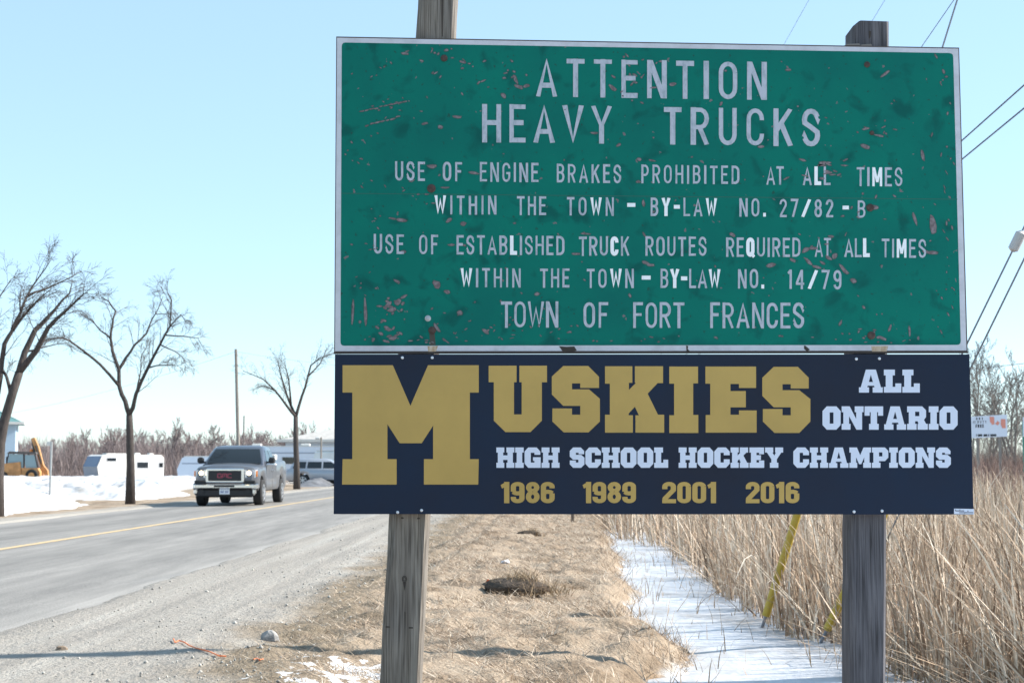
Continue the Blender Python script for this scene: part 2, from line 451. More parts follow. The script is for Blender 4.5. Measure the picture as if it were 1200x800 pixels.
def blade_mat(name, stops, transl=.12):
    m = mat(name, stops[0][1], .75, spec=.2)
    t = m.node_tree; N = t.nodes; Lk = t.links; b = N['Principled BSDF']
    g = N.new('ShaderNodeNewGeometry'); r = N.new('ShaderNodeValToRGB'); e = r.color_ramp.elements
    while len(e) < len(stops): e.new(.5)
    for i, (p, c) in enumerate(stops): e[i].position = p; e[i].color = (*c, 1)
    Lk.new(g.outputs['Random Per Island'], r.inputs[0]); Lk.new(r.outputs[0], b.inputs['Base Color'])
    tr = N.new('ShaderNodeBsdfTranslucent'); mx = N.new('ShaderNodeMixShader'); mx.inputs[0].default_value = transl
    Lk.new(r.outputs[0], tr.inputs[0]); Lk.new(b.outputs[0], mx.inputs[1]); Lk.new(tr.outputs[0], mx.inputs[2]); Lk.new(mx.outputs[0], N['Material Output'].inputs[0])
    return m
straw_mat = blade_mat('straw', [(0, (.13, .09, .06)), (.3, (.32, .24, .175)), (.7, (.49, .39, .295)), (1, (.68, .59, .48))], .05)
n = 95000
bx = rng.uniform(-1.9, 2.2, n); by = 6.5 + 36 * rng.random(n) ** 1.6
keep = (bx < shore(by) + .10) & (rng.random(n) < sstep(-1.9, -.6, bx + .7 * vnoise(bx * 1.3, by * 1.3, 14)) + .04) & (rng.random(n) < .10 + 1.1 * sstep(-.22, .25, fbm(bx * 1.9, by * 1.2, 15, 5)))
bx, by = bx[keep], by[keep]; n = len(bx)
ed = sstep(.45, 0.0, shore(by) - bx)
tuft = sstep(.12, .45, fbm(bx * 2.6, by * 2.6, 19)) * (.25 + .75 * sstep(1.1, .1, shore(by) - bx))
blades('dry_grass', np.stack([bx, by, zground(bx, by) + .004], -1), rng.uniform(.05, .15, n) * (1 + .5 * ed + .6 * tuft), rng.uniform(.0025, .0055, n) * (1 + by / 30),
       rng.normal(2.6, 1.5, n), np.clip(rng.normal(.93, .09, n) - (.25 * ed + .5 * tuft) * rng.random(n), .2, .995), rng.uniform(-.1, .3, n), rng.uniform(0, .25, n), 3, straw_mat)
tag(bpy.data.objects['dry_grass'], 'flattened straw coloured dead grass covering the bank beside the ditch', 'grass', kind='stuff')

reed_mat = blade_mat('reed', [(0, (.14, .095, .065)), (.25, (.32, .225, .155)), (.6, (.49, .375, .27)), (.85, (.65, .535, .415)), (1, (.82, .74, .62))], .10)
def reed_edge(Y):
    return np.where(Y < 27, 2.22 + .22 * vnoise(Y * .65, Y * 0, 7) + .16 * vnoise(Y * 2.2, Y * 0, 8) + .03 * np.maximum(Y - 18, 0) + .36 * sstep(12.9, 12.0, Y) + .12 * sstep(11.5, 9.5, Y), 2.2 - .42 * sstep(26.5, 31, Y))
n = 78000
u = rng.random(n); ry_ = 7.0 + 60 * u ** 2.0
rx_ = reed_edge(ry_) + rng.random(n) ** 1.2 * (3.5 + ry_ * .42)
cl = fbm(rx_ * .9, ry_ * .9, 16)
keep = rng.random(n) < .22 + sstep(-.40, .25, cl)
rx_, ry_, cl = rx_[keep], ry_[keep], cl[keep]; n = len(rx_)
fringe = sstep(.75, 0, rx_ - reed_edge(ry_))
hh = rng.uniform(.75, 1.42, n) * (1 - .35 * fringe * rng.random(n)) * (1 + .22 * np.clip(cl, -.5, .5)) * (1 + .05 * sstep(25, 50, ry_)); short = rng.random(n) < .42; hh[short] *= rng.uniform(.25, .75, short.sum())
dr = rng.random(n) ** 3 * .75; be = rng.random(n) ** 2.4 * .6
fallen = rng.random(n) < .07 + .16 * fringe
ln = np.clip(np.abs(rng.normal(.05, .09, n)), 0, .5); ln[fallen] = rng.uniform(.5, .97, fallen.sum())
azr = np.where(rng.random(n) < .5, rng.normal(3.1, 1.2, n), rng.uniform(0, 6.28, n))
reeds = blades('reeds', np.stack([rx_, ry_, np.maximum(zground(rx_, ry_), ICE) - .02], -1), hh, (.005 + .016 * rng.random(n) ** 1.6) * (1 + ry_ / 40), azr,
       ln, be, dr, 6, reed_mat)
tag(reeds, 'tall dry tan cattail reeds filling the marsh beside the frozen ditch', 'reeds', kind='stuff')
# far brown marsh growth behind the reeds
far_mat = blade_mat('marsh_brush', [(0, (.10, .065, .055)), (.5, (.21, .13, .105)), (1, (.33, .225, .175))], .05)
n = 22000
fy = rng.uniform(50, 125, n); fx = fy * .12 + rng.uniform(3, 60, n)
tag(blades('marsh_brush', np.stack([fx, fy, np.full(n, -.35)], -1), rng.uniform(1.2, 2.3, n) * (1 + .006 * (fy - 50)), rng.uniform(.025, .06, n), rng.uniform(0, 6.28, n),
       np.abs(rng.normal(.12, .12, n)), rng.random(n) * .3, rng.random(n) * .2, 3, far_mat), 'reddish brown brush growing across the marsh beyond the pale reeds', 'brush', kind='stuff')
# short stubble poking out of the ice and dead stems at the shore
n = 520
sy_ = 8.2 + 22 * rng.random(n) ** 1.4; side = rng.random(n) < .6
sx_ = np.where(side, reed_edge(sy_) - rng.random(n) ** 2.0 * .7, shore(sy_) + rng.normal(.1, .2, n))
tag(blades('reed_stubble', np.stack([sx_, sy_, np.full(n, ICE)], -1), rng.uniform(.04, .32, n), rng.uniform(.005, .011, n), rng.uniform(0, 6.28, n),
       np.abs(rng.normal(.2, .2, n)), rng.random(n) * .3, rng.random(n) * .2, 3, mat('stubble', (.34, .235, .14), .85, island=.4)), 'broken reed stubble sticking out of the ice along the ditch edges', 'stubble', kind='stuff')
# pebbles and grit along the gravel shoulder
peb = np.array([(1, 0, 0), (-1, 0, 0), (0, 1, 0), (0, -1, 0), (0, 0, 1), (0, 0, -1)], float)
pf = np.array([(0, 2, 4), (2, 1, 4), (1, 3, 4), (3, 0, 4), (2, 0, 5), (1, 2, 5), (3, 1, 5), (0, 3, 5)])
n = 6000
py_ = 6.5 + 30 * rng.random(n) ** 2.0
px_ = np.where(rng.random(n) < .6, rng.normal(-1.75, .38, n), rng.uniform(-4.2, -1.3, n))
keep = rng.random(n) < .25 + sstep(-.2, .25, fbm(px_ * 2, py_ * .5, 18)); px_, py_ = px_[keep], py_[keep]; n = len(px_)
sc = (.003 + .009 * rng.random(n) ** 6)[:, None] * rng.uniform(.6, 1.3, (n, 3)) * (1 + py_[:, None] / 40)
Vp = peb[None] * sc[:, None, :] * rng.uniform(.75, 1.2, (n, 6, 1))
a = rng.uniform(0, 6.28, n); ca, sa = np.cos(a)[:, None], np.sin(a)[:, None]
Vp = np.stack([Vp[..., 0] * ca - Vp[..., 1] * sa, Vp[..., 0] * sa + Vp[..., 1] * ca, Vp[..., 2]], -1)
Vp += np.stack([px_, py_, zground(px_, py_) + .3 * sc[:, 2]], -1)[:, None, :]
tag(npmesh('gravel', Vp, (pf[None] + 6 * np.arange(n)[:, None, None]), mat('gravel_stone', (.36, .34, .31), .85, island=.4), k=3), 'loose grey stones and grit scattered over the road shoulder', 'gravel', kind='stuff')

# ================================================================ TREES
def grow(mb, pts, r0, r1, level, maxlevel, rnd, dens=1.0, droop=.25, sides=(8, 6, 4, 3, 3), twig=.0032, cap=1.0):
    n = len(pts)
    rad = [max(twig, r0 + (r1 - r0) * i / (n - 1)) for i in range(n)]
    mb[0 if level == 0 else 1].tube(pts, rad, sides[level], cap=level < 2)
    if level >= maxlevel: return
    seg = [(pts[i + 1] - pts[i]).length for i in range(n - 1)]; L = sum(seg)
    k = max(2, int(round((6 + 3.0 * L) * dens * (1.0, .85, .6, .5)[level])))
    k = min(k, (22, 13, 8, 5)[level])
    for c in range(k):
        t = (.25 + .75 * (c + rnd.random()) / k) * (n - 1); i = min(int(t), n - 2); f = min(t - i, 1)
        p = pts[i].lerp(pts[i + 1], f); d = (pts[i + 1] - pts[i]).normalized()
        ax = Vector((rnd.gauss(0, 1), rnd.gauss(0, 1), rnd.gauss(0, 1))); ax = (ax - d * ax.dot(d)).normalized()
        ang = rnd.uniform(.35, .9)
        e = (d * math.cos(ang) + ax * math.sin(ang)).normalized()
        ln = L * rnd.uniform(.22, .62) * (1.15 - .5 * t / (n - 1)) * (.75 if level else .65)
        ln = min(max(ln, .18), (1.35, .85, .50, .3)[level] * cap * (.6 if level == 0 and c > .75 * k else 1))
        q = [p]; m_ = 5 if level < 2 else 4; cur = e.copy()
        for s in range(m_):
            cur = (cur + Vector((rnd.gauss(0, .09), rnd.gauss(0, .09), rnd.gauss(.05, .09) - droop * (s / m_) * (1.0 if level else .4)))).normalized()
            q.append(q[-1] + cur * ln / m_)
        rb = rad[i] * (1 - f) + rad[i + 1] * f
        grow(mb, q, min(rb * .45, .005 + ln * .0075), twig, level + 1, maxlevel, rnd, dens, droop, sides, twig, cap)
bark = mat('bark', (.075, .063, .058), .9, var=.35, vscale=9, stretch=(3, 3, .6), bump=.6, bscale=25, spec=.2)
twig_mat = mat('twig', (.10, .085, .078), .9, spec=.2)
def roadside_tree(label, Y, trunk, limbs, r_trunk, seed, dens=1.0):
    rnd = random.Random(seed)
    base = at(trunk[0][0], trunk[0][1], Y)
    root = thing('bare_tree', label, 'tree', (base.x, base.y, 0), group='bare roadside trees')
    mb = (MB(), MB())
    tp = [at(x, y, Y) - base for x, y in trunk]
    tp[0].z -= .3
    nt_ = len(tp)
    known = list(tp[1:])
    for i in range(nt_): tp[i].y += rnd.uniform(-.04, .04)
    mb[0].tube(tp, [r_trunk * (1.25 if i == 0 else 1.0 - .30 * i / (nt_ - 1)) for i in range(nt_)], 12)
    for j, (pp, ra, rb, dy) in enumerate(limbs):
        pts = [at(x, y, Y) - base for x, y in pp]
        near = min(known, key=lambda q: (q.x - pts[0].x) ** 2 + (q.z - pts[0].z) ** 2)
        for p in pts: p.y += near.y
        pts[0] = near.copy()
        for i, p in enumerate(pts): p.y += dy * (i / (len(pts) - 1)) + (rnd.gauss(0, .03) if i else 0)
        # smooth
        fine_ = []
        for i in range(len(pts) - 1):
            fine_ += [pts[i], pts[i].lerp(pts[i + 1], .5) + Vector((rnd.gauss(0, .010), rnd.gauss(0, .02), rnd.gauss(0, .010)))]
        fine_.append(pts[-1])
        known += fine_
        grow(mb, fine_, ra * .86, rb * .7, 0, 3, rnd, dens, cap=1.0 if Y < 60 else 1.35)
    mb[0].build('trunk', bark, root, smooth=True, off=(0, 0, -base.z)); mb[1].build('branches', twig_mat, root, off=(0, 0, -base.z))
    return root
roadside_tree('bare tree with a broad round crown, standing in the brown patch between snow heaps', 47,
    [(153, 590), (153, 545), (152, 500), (151.5, 486)],
    [([(151.5, 488), (146, 470), (138, 452), (136, 432), (128, 410), (125, 395), (126, 380), (129, 362), (120, 350), (110, 345)], .095, .02, .8),
     ([(138, 453), (117.5, 427), (100, 412), (85, 400), (75, 397), (62, 400), (50, 408)], .06, .012, -1.0),
     ([(125.5, 397), (110, 385), (95, 370), (87, 369)], .04, .012, 1.0),
     ([(136, 434), (142, 417), (150, 402), (162, 387), (166, 370), (172, 355), (175, 340)], .06, .012, 1.4),
     ([(170, 361), (185, 364), (191, 375)], .02, .006, -.5),
     ([(152, 488), (157, 478), (162, 462), (177, 432), (192, 405), (205, 385), (208, 355), (203, 346)], .095, .014, -.9),
     ([(177, 433), (190, 430), (210, 430), (222, 432)], .035, .01, -1.0),
     ([(192, 408), (207, 412), (216, 420), (221, 431)], .028, .008, .6),
     ([(200, 396), (220, 395), (232, 396), (236, 408)], .03, .008, .9),
     ([(207, 378), (220, 372), (228, 380)], .024, .008, -.6),
     ([(161, 465), (164, 435), (162, 417), (166, 402)], .035, .008, 1.0)], .145, 3, .78)
roadside_tree('largest bare tree, trunk on the left border of the photo, beside the shaded snow heap', 34.9,
    [(-3, 606), (-2.5, 560), (-.5, 520), (4, 495), (13, 465), (22, 436)],
    [([(23, 437), (26, 412), (37, 385), (47, 372), (57, 360), (72, 340), (74, 325)], .108, .012, .7),
     ([(23, 437), (45, 410), (60, 385), (80, 367), (100, 351), (112, 346)], .100, .010, -.6),
     ([(-.5, 520), (-8, 480), (-3, 440), (2.5, 402), (10, 387), (19, 365), (25, 345), (37, 322), (52, 302)], .10, .012, .5),
     ([(10, 389), (27, 372), (50, 352), (70, 341)], .05, .010, -.8),
     ([(25, 345), (40, 336), (62, 322), (78, 310)], .04, .008, .8),
     ([(13, 464), (4, 440), (-14, 420), (-20, 380)], .06, .012, .6),
     ([(19, 365), (14, 345), (13, 330)], .03, .008, .5),
     ([(26, 414), (45, 405), (70, 398)], .03, .008, .5),
     ([(-3, 440), (-20, 400), (-18, 350), (-5, 320)], .06, .01, .9)], .14, 5, .78)
roadside_tree('smallest bare tree, slender and forked, in front of the parked silver vehicle', 77.8,
    [(348, 574), (347.5, 545), (346.6, 515), (346.6, 488)],
    [([(346.6, 490), (337, 475.7), (324, 458), (311, 445), (289, 436)], .10, .02, -1.0),
     ([(345.6, 487), (335, 462.5), (326, 436), (321.6, 418.7)], .10, .015, 1.0),
     ([(341, 474), (340, 445), (337, 425)], .07, .015, -1.2),
     ([(346.8, 490), (350, 475), (356.6, 453.7), (363, 427.5), (372, 419), (389.5, 412)], .11, .015, .7),
     ([(360, 440), (372, 424), (378, 405)], .06, .015, 1.3),
     ([(324, 458), (310, 452), (300, 455)], .05, .015, .4)], .17, 8, .8)

def random_tree(seed, h, maxlevel=2, dens=.8, twig=.018, sides=(5, 4, 3, 3, 3), single=True):
    rnd = random.Random(seed); mb = (MB(), MB())
    mbx = MB(); mb = (mbx, mbx)
    stems = 1 if single else rnd.randint(2, 4)
    for s in range(stems):
        p = Vector((rnd.gauss(0, .3) * (stems > 1), rnd.gauss(0, .3) * (stems > 1), -.3)); d = Vector((rnd.gauss(0, .16), rnd.gauss(0, .16), 1)).normalized(); pts = [p.copy()]
        H_ = h * rnd.uniform(.75, 1.0)
        for i in range(7):
            d = (d + Vector((rnd.gauss(0, .09), rnd.gauss(0, .09), .1))).normalized(); p = p + d * H_ / 7; pts.append(p.copy())
        grow(mb, pts, .02 * h ** .9 * .8, twig, 0, maxlevel, rnd, dens, -.15, sides, twig, 2.2)
    return mbx
# distant wood: one mass, its colour paled to stand for haze
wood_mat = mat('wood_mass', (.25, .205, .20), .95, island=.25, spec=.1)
protos = []
for k in range(7):
    m_ = random_tree(100 + k, 7.2, 2, 1.7, .022, single=False)
    tri = []
    for f in m_.f:
        for q in range(1, len(f) - 1): tri.append((f[0], f[q], f[q + 1]))
    protos.append((np.array(m_.v), np.array(tri)))
VV, FF, off = [], [], 0
rt = random.Random(4)
for k in range(620):
    V, T = protos[k % 7]; a = rt.uniform(0, 6.28); s = rt.uniform(.6, 1.0) * (1.0 + .12 * math.sin(k * 1.7))
    Y = rt.uniform(205, 300); X = (rt.uniform(-60, 1010) - 617) / F * Y
    if rt.random() < .4: s *= .62; Y -= 12
    Rm = np.array([[math.cos(a), -math.sin(a), 0], [math.sin(a), math.cos(a), 0], [0, 0, 1]]) * s
    VV.append(V @ Rm.T + np.array([X, Y, -.3])); FF.append(T + off); off += len(V)
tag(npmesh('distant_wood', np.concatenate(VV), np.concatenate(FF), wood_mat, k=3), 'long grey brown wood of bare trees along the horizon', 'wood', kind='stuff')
n = 34000
uy = rng.uniform(196, 290, n); ux = (rng.uniform(-80, 1020, n) - 617) / F * uy
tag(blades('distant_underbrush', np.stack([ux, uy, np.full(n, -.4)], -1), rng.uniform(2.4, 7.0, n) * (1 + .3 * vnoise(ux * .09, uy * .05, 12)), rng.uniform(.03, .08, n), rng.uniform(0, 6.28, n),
       np.abs(rng.normal(.14, .12, n)), rng.random(n) * .3, rng.random(n) * .1, 3, blade_mat('underbrush', [(0, (.17, .137, .135)), (.6, (.245, .20, .195)), (1, (.32, .265, .255))], .0)), 'grey brown undergrowth filling the foot of the distant wood', 'undergrowth', kind='stuff')  # undergrowth paled like the wood, haze put into its colour
# taller bare trees on the right: counted one by one
grey_bark = mat('grey_bark', (.20, .175, .155), .95, spec=.1, var=.25, vscale=2)
tm = []
for k in range(4):
    o_ = random_tree(300 + k, 10.5, 3, .62, .013, sides=(6, 4, 3, 3, 3)).build('bare_aspen', grey_bark); tm.append(o_)
spots = [(1146, 106, 1.02), (1156, 126, .95), (1163, 112, 1.10), (1171, 138, 1.0), (1178, 118, .92), (1185, 108, 1.05), (1192, 124, 1.08), (1199, 112, .98), (1151, 150, .9), (1168, 155, 1.0), (1182, 148, 1.05), (1204, 132, 1.1), (1138, 130, 1.0), (1214, 118, 1.0), (1160, 170, 1.0), (1195, 165, 1.0)]
for k, (px, Y, s) in enumerate(spots):
    if k < 4: o_ = tm[k]
    else: o_ = tm[k % 4].copy(); C.objects.link(o_)
    p = at(px, 547, Y); o_.location = (p.x, Y, -.2); o_.rotation_euler = (0, 0, k * 1.9); o_.scale = (s, s, s)
    tag(o_, 'tall bare grey tree standing in the row behind the small white billboard', 'tree', 'bare trees behind the small billboard')
# low thicket at their feet
n = 5200
tx = rng.uniform(1120, 1290, n); ty = rng.uniform(98, 150, n); X = (tx - 617) / F * ty
tag(blades('thicket', np.stack([X, ty, np.full(n, -.5)], -1), rng.uniform(1.2, 4.2, n) * (1 + .35 * vnoise(X * .25, ty * .1, 3)), rng.uniform(.02, .05, n), rng.uniform(0, 6.28, n),
       np.abs(rng.normal(.15, .15, n)), rng.random(n) * .3, rng.random(n) * .1, 3, mat('thicket', (.185, .15, .13), .95, island=.3, spec=.1)), 'leafless grey thicket below the tall bare trees', 'thicket', kind='stuff')

# ================================================================ LETTERING
def arc(cx, cy, rx, ry, a0, a1, n=8):
    return [(cx + rx * math.cos(R(a0 + (a1 - a0) * i / n)), cy + ry * math.sin(R(a0 + (a1 - a0) * i / n))) for i in range(n + 1)]
GW = dict(A=.56, B=.48, C=.48, D=.49, E=.43, F=.42, G=.49, H=.5, I=.15, K=.51, L=.42, M=.6, N=.52, O=.5, P=.47, Q=.5, R=.49, S=.48, T=.47, U=.49, V=.54, W=.68, Y=.54)
GW.update({'1': .22, '2': .47, '4': .5, '7': .46, '8': .48, '9': .48, '-': .38, '.': .17, '/': .55})
def strokes(c, s):
    w = GW[c]; h = s / 2; L, Rr, B, T = h, w - h, h, 1 - h; cx = w / 2; r = (Rr - L) / 2; ry = min(.25, r * 1.25)
    stem = [(L, 0), (L, 1)]
    top = lambda a0, a1: arc(cx, T - ry, r, ry, a0, a1)
    bot = lambda a0, a1: arc(cx, B + ry, r, ry, a0, a1)
    if c == 'A': return [[(h * .9, 0), (cx, 1 - h * .6), (w - h * .9, 0)], [(w * .24, .30), (w * .76, .30)]]
    if c == 'B': return [stem, [(L, T), (cx, T)] + arc(cx, (T + .53) / 2, r * .92, (T - .53) / 2, 80, -80, 6) + [(L, .53)], [(cx, .53)] + arc(cx, (B + .53) / 2, r, (.53 - B) / 2, 80, -80, 6) + [(L, B)]]
    if c == 'C': return [[(Rr, .68)] + top(0, 180) + bot(180, 360) + [(Rr, .32)]]
    if c == 'D': return [stem, [(L, T), (cx * .8, T)] + arc(cx * .8, T - ry, Rr - cx * .8, ry, 80, 0, 5) + arc(cx * .8, B + ry, Rr - cx * .8, ry, 0, -80, 5) + [(cx * .8, B), (L, B)]]
    if c == 'E': return [stem, [(L, T), (w, T)], [(L, .52), (w * .88, .52)], [(L, B), (w, B)]]
    if c == 'F': return [stem, [(L, T), (w, T)], [(L, .52), (w * .86, .52)]]
    if c == 'G': return [[(Rr, .70)] + top(0, 180) + bot(180, 360) + [(Rr, .46), (cx, .46)]]
    if c == 'H': return [stem, [(Rr, 0), (Rr, 1)], [(L, .52), (Rr, .52)]]
    if c == 'I': return [[(cx, 0), (cx, 1)]]
    if c == 'K': return [stem, [(w - h, 1), (L, .40)], [(L + (Rr - L) * .38, .58), (w - h * .9, 0)]]
    if c == 'L': return [stem, [(L, B), (w, B)]]
    if c == 'M': return [[(L, 0), (L, 1)], [(Rr, 0), (Rr, 1)], [(L + h * .4, .98), (cx, .22)], [(Rr - h * .4, .98), (cx, .22)]]
    if c == 'N': return [[(L, 0), (L, 1)], [(Rr, 0), (Rr, 1)], [(L + h * .3, .98), (Rr - h * .3, .02)]]
    if c in 'O0': return [top(0, 180) + bot(180, 360) + [(Rr, T - ry)]]
    if c == 'Q': return [top(0, 180) + bot(180, 360) + [(Rr, T - ry)], [(w * .52, .26), (w * .98, -.02)]]
    if c == 'P': return [stem, [(L, T), (cx, T)] + arc(cx, (T + .44) / 2, r, (T - .44) / 2, 80, -80, 6) + [(L, .44)]]
    if c == 'R': return [stem, [(L, T), (cx, T)] + arc(cx, (T + .47) / 2, r, (T - .47) / 2, 80, -80, 6) + [(L, .47)], [(cx * .95, .47), (w - h, 0)]]
    if c == 'S':
        q = .235
        return [[(Rr, .72)] + arc(cx, T - q, r, q, 0, 200, 9) + [(cx, .51)] + arc(cx, B + q, r, q, 20, -180, 9) + [(L, .27)]]
    if c == 'T': return [[(cx, 0), (cx, 1)], [(0, T), (w, T)]]
    if c == 'U': return [[(L, 1)] + bot(180, 360) + [(Rr, 1)]]
    if c == 'V': return [[(h * .8, 1), (cx, h * .6), (w - h * .8, 1)]]
    if c == 'W': return [[(h * .8, 1), (w * .29, .04), (cx, .72), (w * .71, .04), (w - h * .8, 1)]]
    if c == 'Y': return [[(h * .8, 1), (cx, .45), (w - h * .8, 1)], [(cx, .48), (cx, 0)]]
    if c == '1': return [[(w - h, 0), (w - h, 1)], [(w - h, .95), (0, .80)]]
    if c == '2': return [[(L, .70)] + arc(cx, T - ry, r, ry, 180, -25, 9) + [(L, B + h * .2)], [(L * .4, B), (w, B)]]
    if c == '4': return [[(w * .72, 0), (w * .72, 1)], [(w * .70, .96), (h * .8, .30)], [(0, .28), (w, .28)]]
    if c == '7': return [[(0, T), (w - h * .6, T), (w * .3, 0)]]
    if c == '8': return [arc(cx, (T + .52) / 2, r * .9, (T - .52) / 2, -90, 270, 14), arc(cx, (B + .52) / 2, r, (.52 - B) / 2, 90, 450, 14)]
    if c == '9': return [arc(cx, T - .24, r, .24, -60, 300, 14), [(Rr, T - .24), (Rr, B + ry)] + bot(0, -170)[:]]
    if c == '-': return [[(.03, .5), (w - .03, .5)]]
    if c == '.': return [[(0, h), (w, h)]]
    if c == '/': return [[(h * .5, 0), (w - h * .5, 1)]]
def strip(pts, hw):
    n = len(pts); Lf = []; Rt = []
    for i in range(n):
        a = pts[max(i - 1, 0)]; b = pts[i]; c = pts[min(i + 1, n - 1)]
        d1 = np.array(b) - np.array(a); d2 = np.array(c) - np.array(b)
        if i == 0: d1 = d2
        if i == n - 1: d2 = d1
        l1, l2 = np.hypot(*d1), np.hypot(*d2)
        if l1 < 1e-7: d1, l1 = d2, l2
        if l2 < 1e-7: d2, l2 = d1, l1
        d1 = d1 / max(l1, 1e-9); d2 = d2 / max(l2, 1e-9)
        n1 = np.array((-d1[1], d1[0])); n2 = np.array((-d2[1], d2[0])); m = n1 + n2; lm = np.hypot(*m)
        m = m / lm if lm > 1e-6 else n1
        k = min(1 / max(np.dot(m, n1), .3), 1.9)
        p = np.array(b)
        Lf.append(p + m * hw * k); Rt.append(p - m * hw * k)
    # horizontal ends on slanted strokes
    return Lf, Rt
def ribbon(mb, Lf, Rt, j, P_, e):
    a, b, c, d = Lf[j], Lf[j + 1], Rt[j + 1], Rt[j]
    u, v = b - a, c - d
    if np.dot(u, v) < 0:
        m = (c + d) / 2
        if np.hypot(*u) > np.hypot(*v): mb.add([P_(a, e), P_(b, e), P_(m, e)], [(0, 1, 2)])
        else: m = (a + b) / 2; mb.add([P_(m, e), P_(c, e), P_(d, e)], [(0, 1, 2)])
    else: mb.add([P_(a, e), P_(b, e), P_(c, e), P_(d, e)], [(0, 1, 2, 3)])
def word(mb, txt, x0, x1, yt0, yb0, yt1, yb1, Y, s=.145, bold='', ws=1.0, jit=0.0):
    """draw a word of stroked capitals between photograph x0..x1 on the board plane Y; bold letters go to a second builder"""
    hgt = (yb0 - yt0 + yb1 - yt1) / 2
    tot = sum(GW[c] for c in txt) * hgt * ws
    gap = (x1 - x0 - tot) / max(1, len(txt) - 1)
    sc = ws
    if gap < .05 * hgt:
        gap = .05 * hgt; sc = ws * (x1 - x0 - gap * (len(txt) - 1)) / tot
    if len(txt) == 1: sc = ws * (x1 - x0) / tot
    x = x0
    for i, c in enumerate(txt):
        b = i in bold if bold else False
        bk = 1.12 if c == 'M' else 1.4 if c == 'W' else 1.6
        st = strokes(c, s * (bk if b else 1))
        if b and c == '-': st = [[(0, .5), (GW[c], .5)]]
        jj = random.uniform(-jit, jit) if jit else 0
        for k, sl in enumerate(st):
            hw = s * (bk if b else 1) / 2 * (random.uniform(.85, 1.1) if jit and not b else 1)
            Lf, Rt = strip(sl, hw)
            def P_(p, e):
                u = min(max(p[0], -.04), GW[c] + .04); v = min(max(p[1], 0 if c not in 'Q' else -.06), 1)
                px = x + u * hgt * sc; f = (px - x0) / max(1e-6, x1 - x0)
                py = (yb0 + (yb1 - yb0) * f) * (1 - v) + (yt0 + (yt1 - yt0) * f) * v + jj
                return at(px, py, Y - .0009 - .0002 * k - e)
            for j in range(len(sl) - 1):
                e = 4e-5 * j
                ribbon(mb[1] if b else mb[0], Lf, Rt, j, P_, e)
        x += GW[c] * hgt * sc + gap

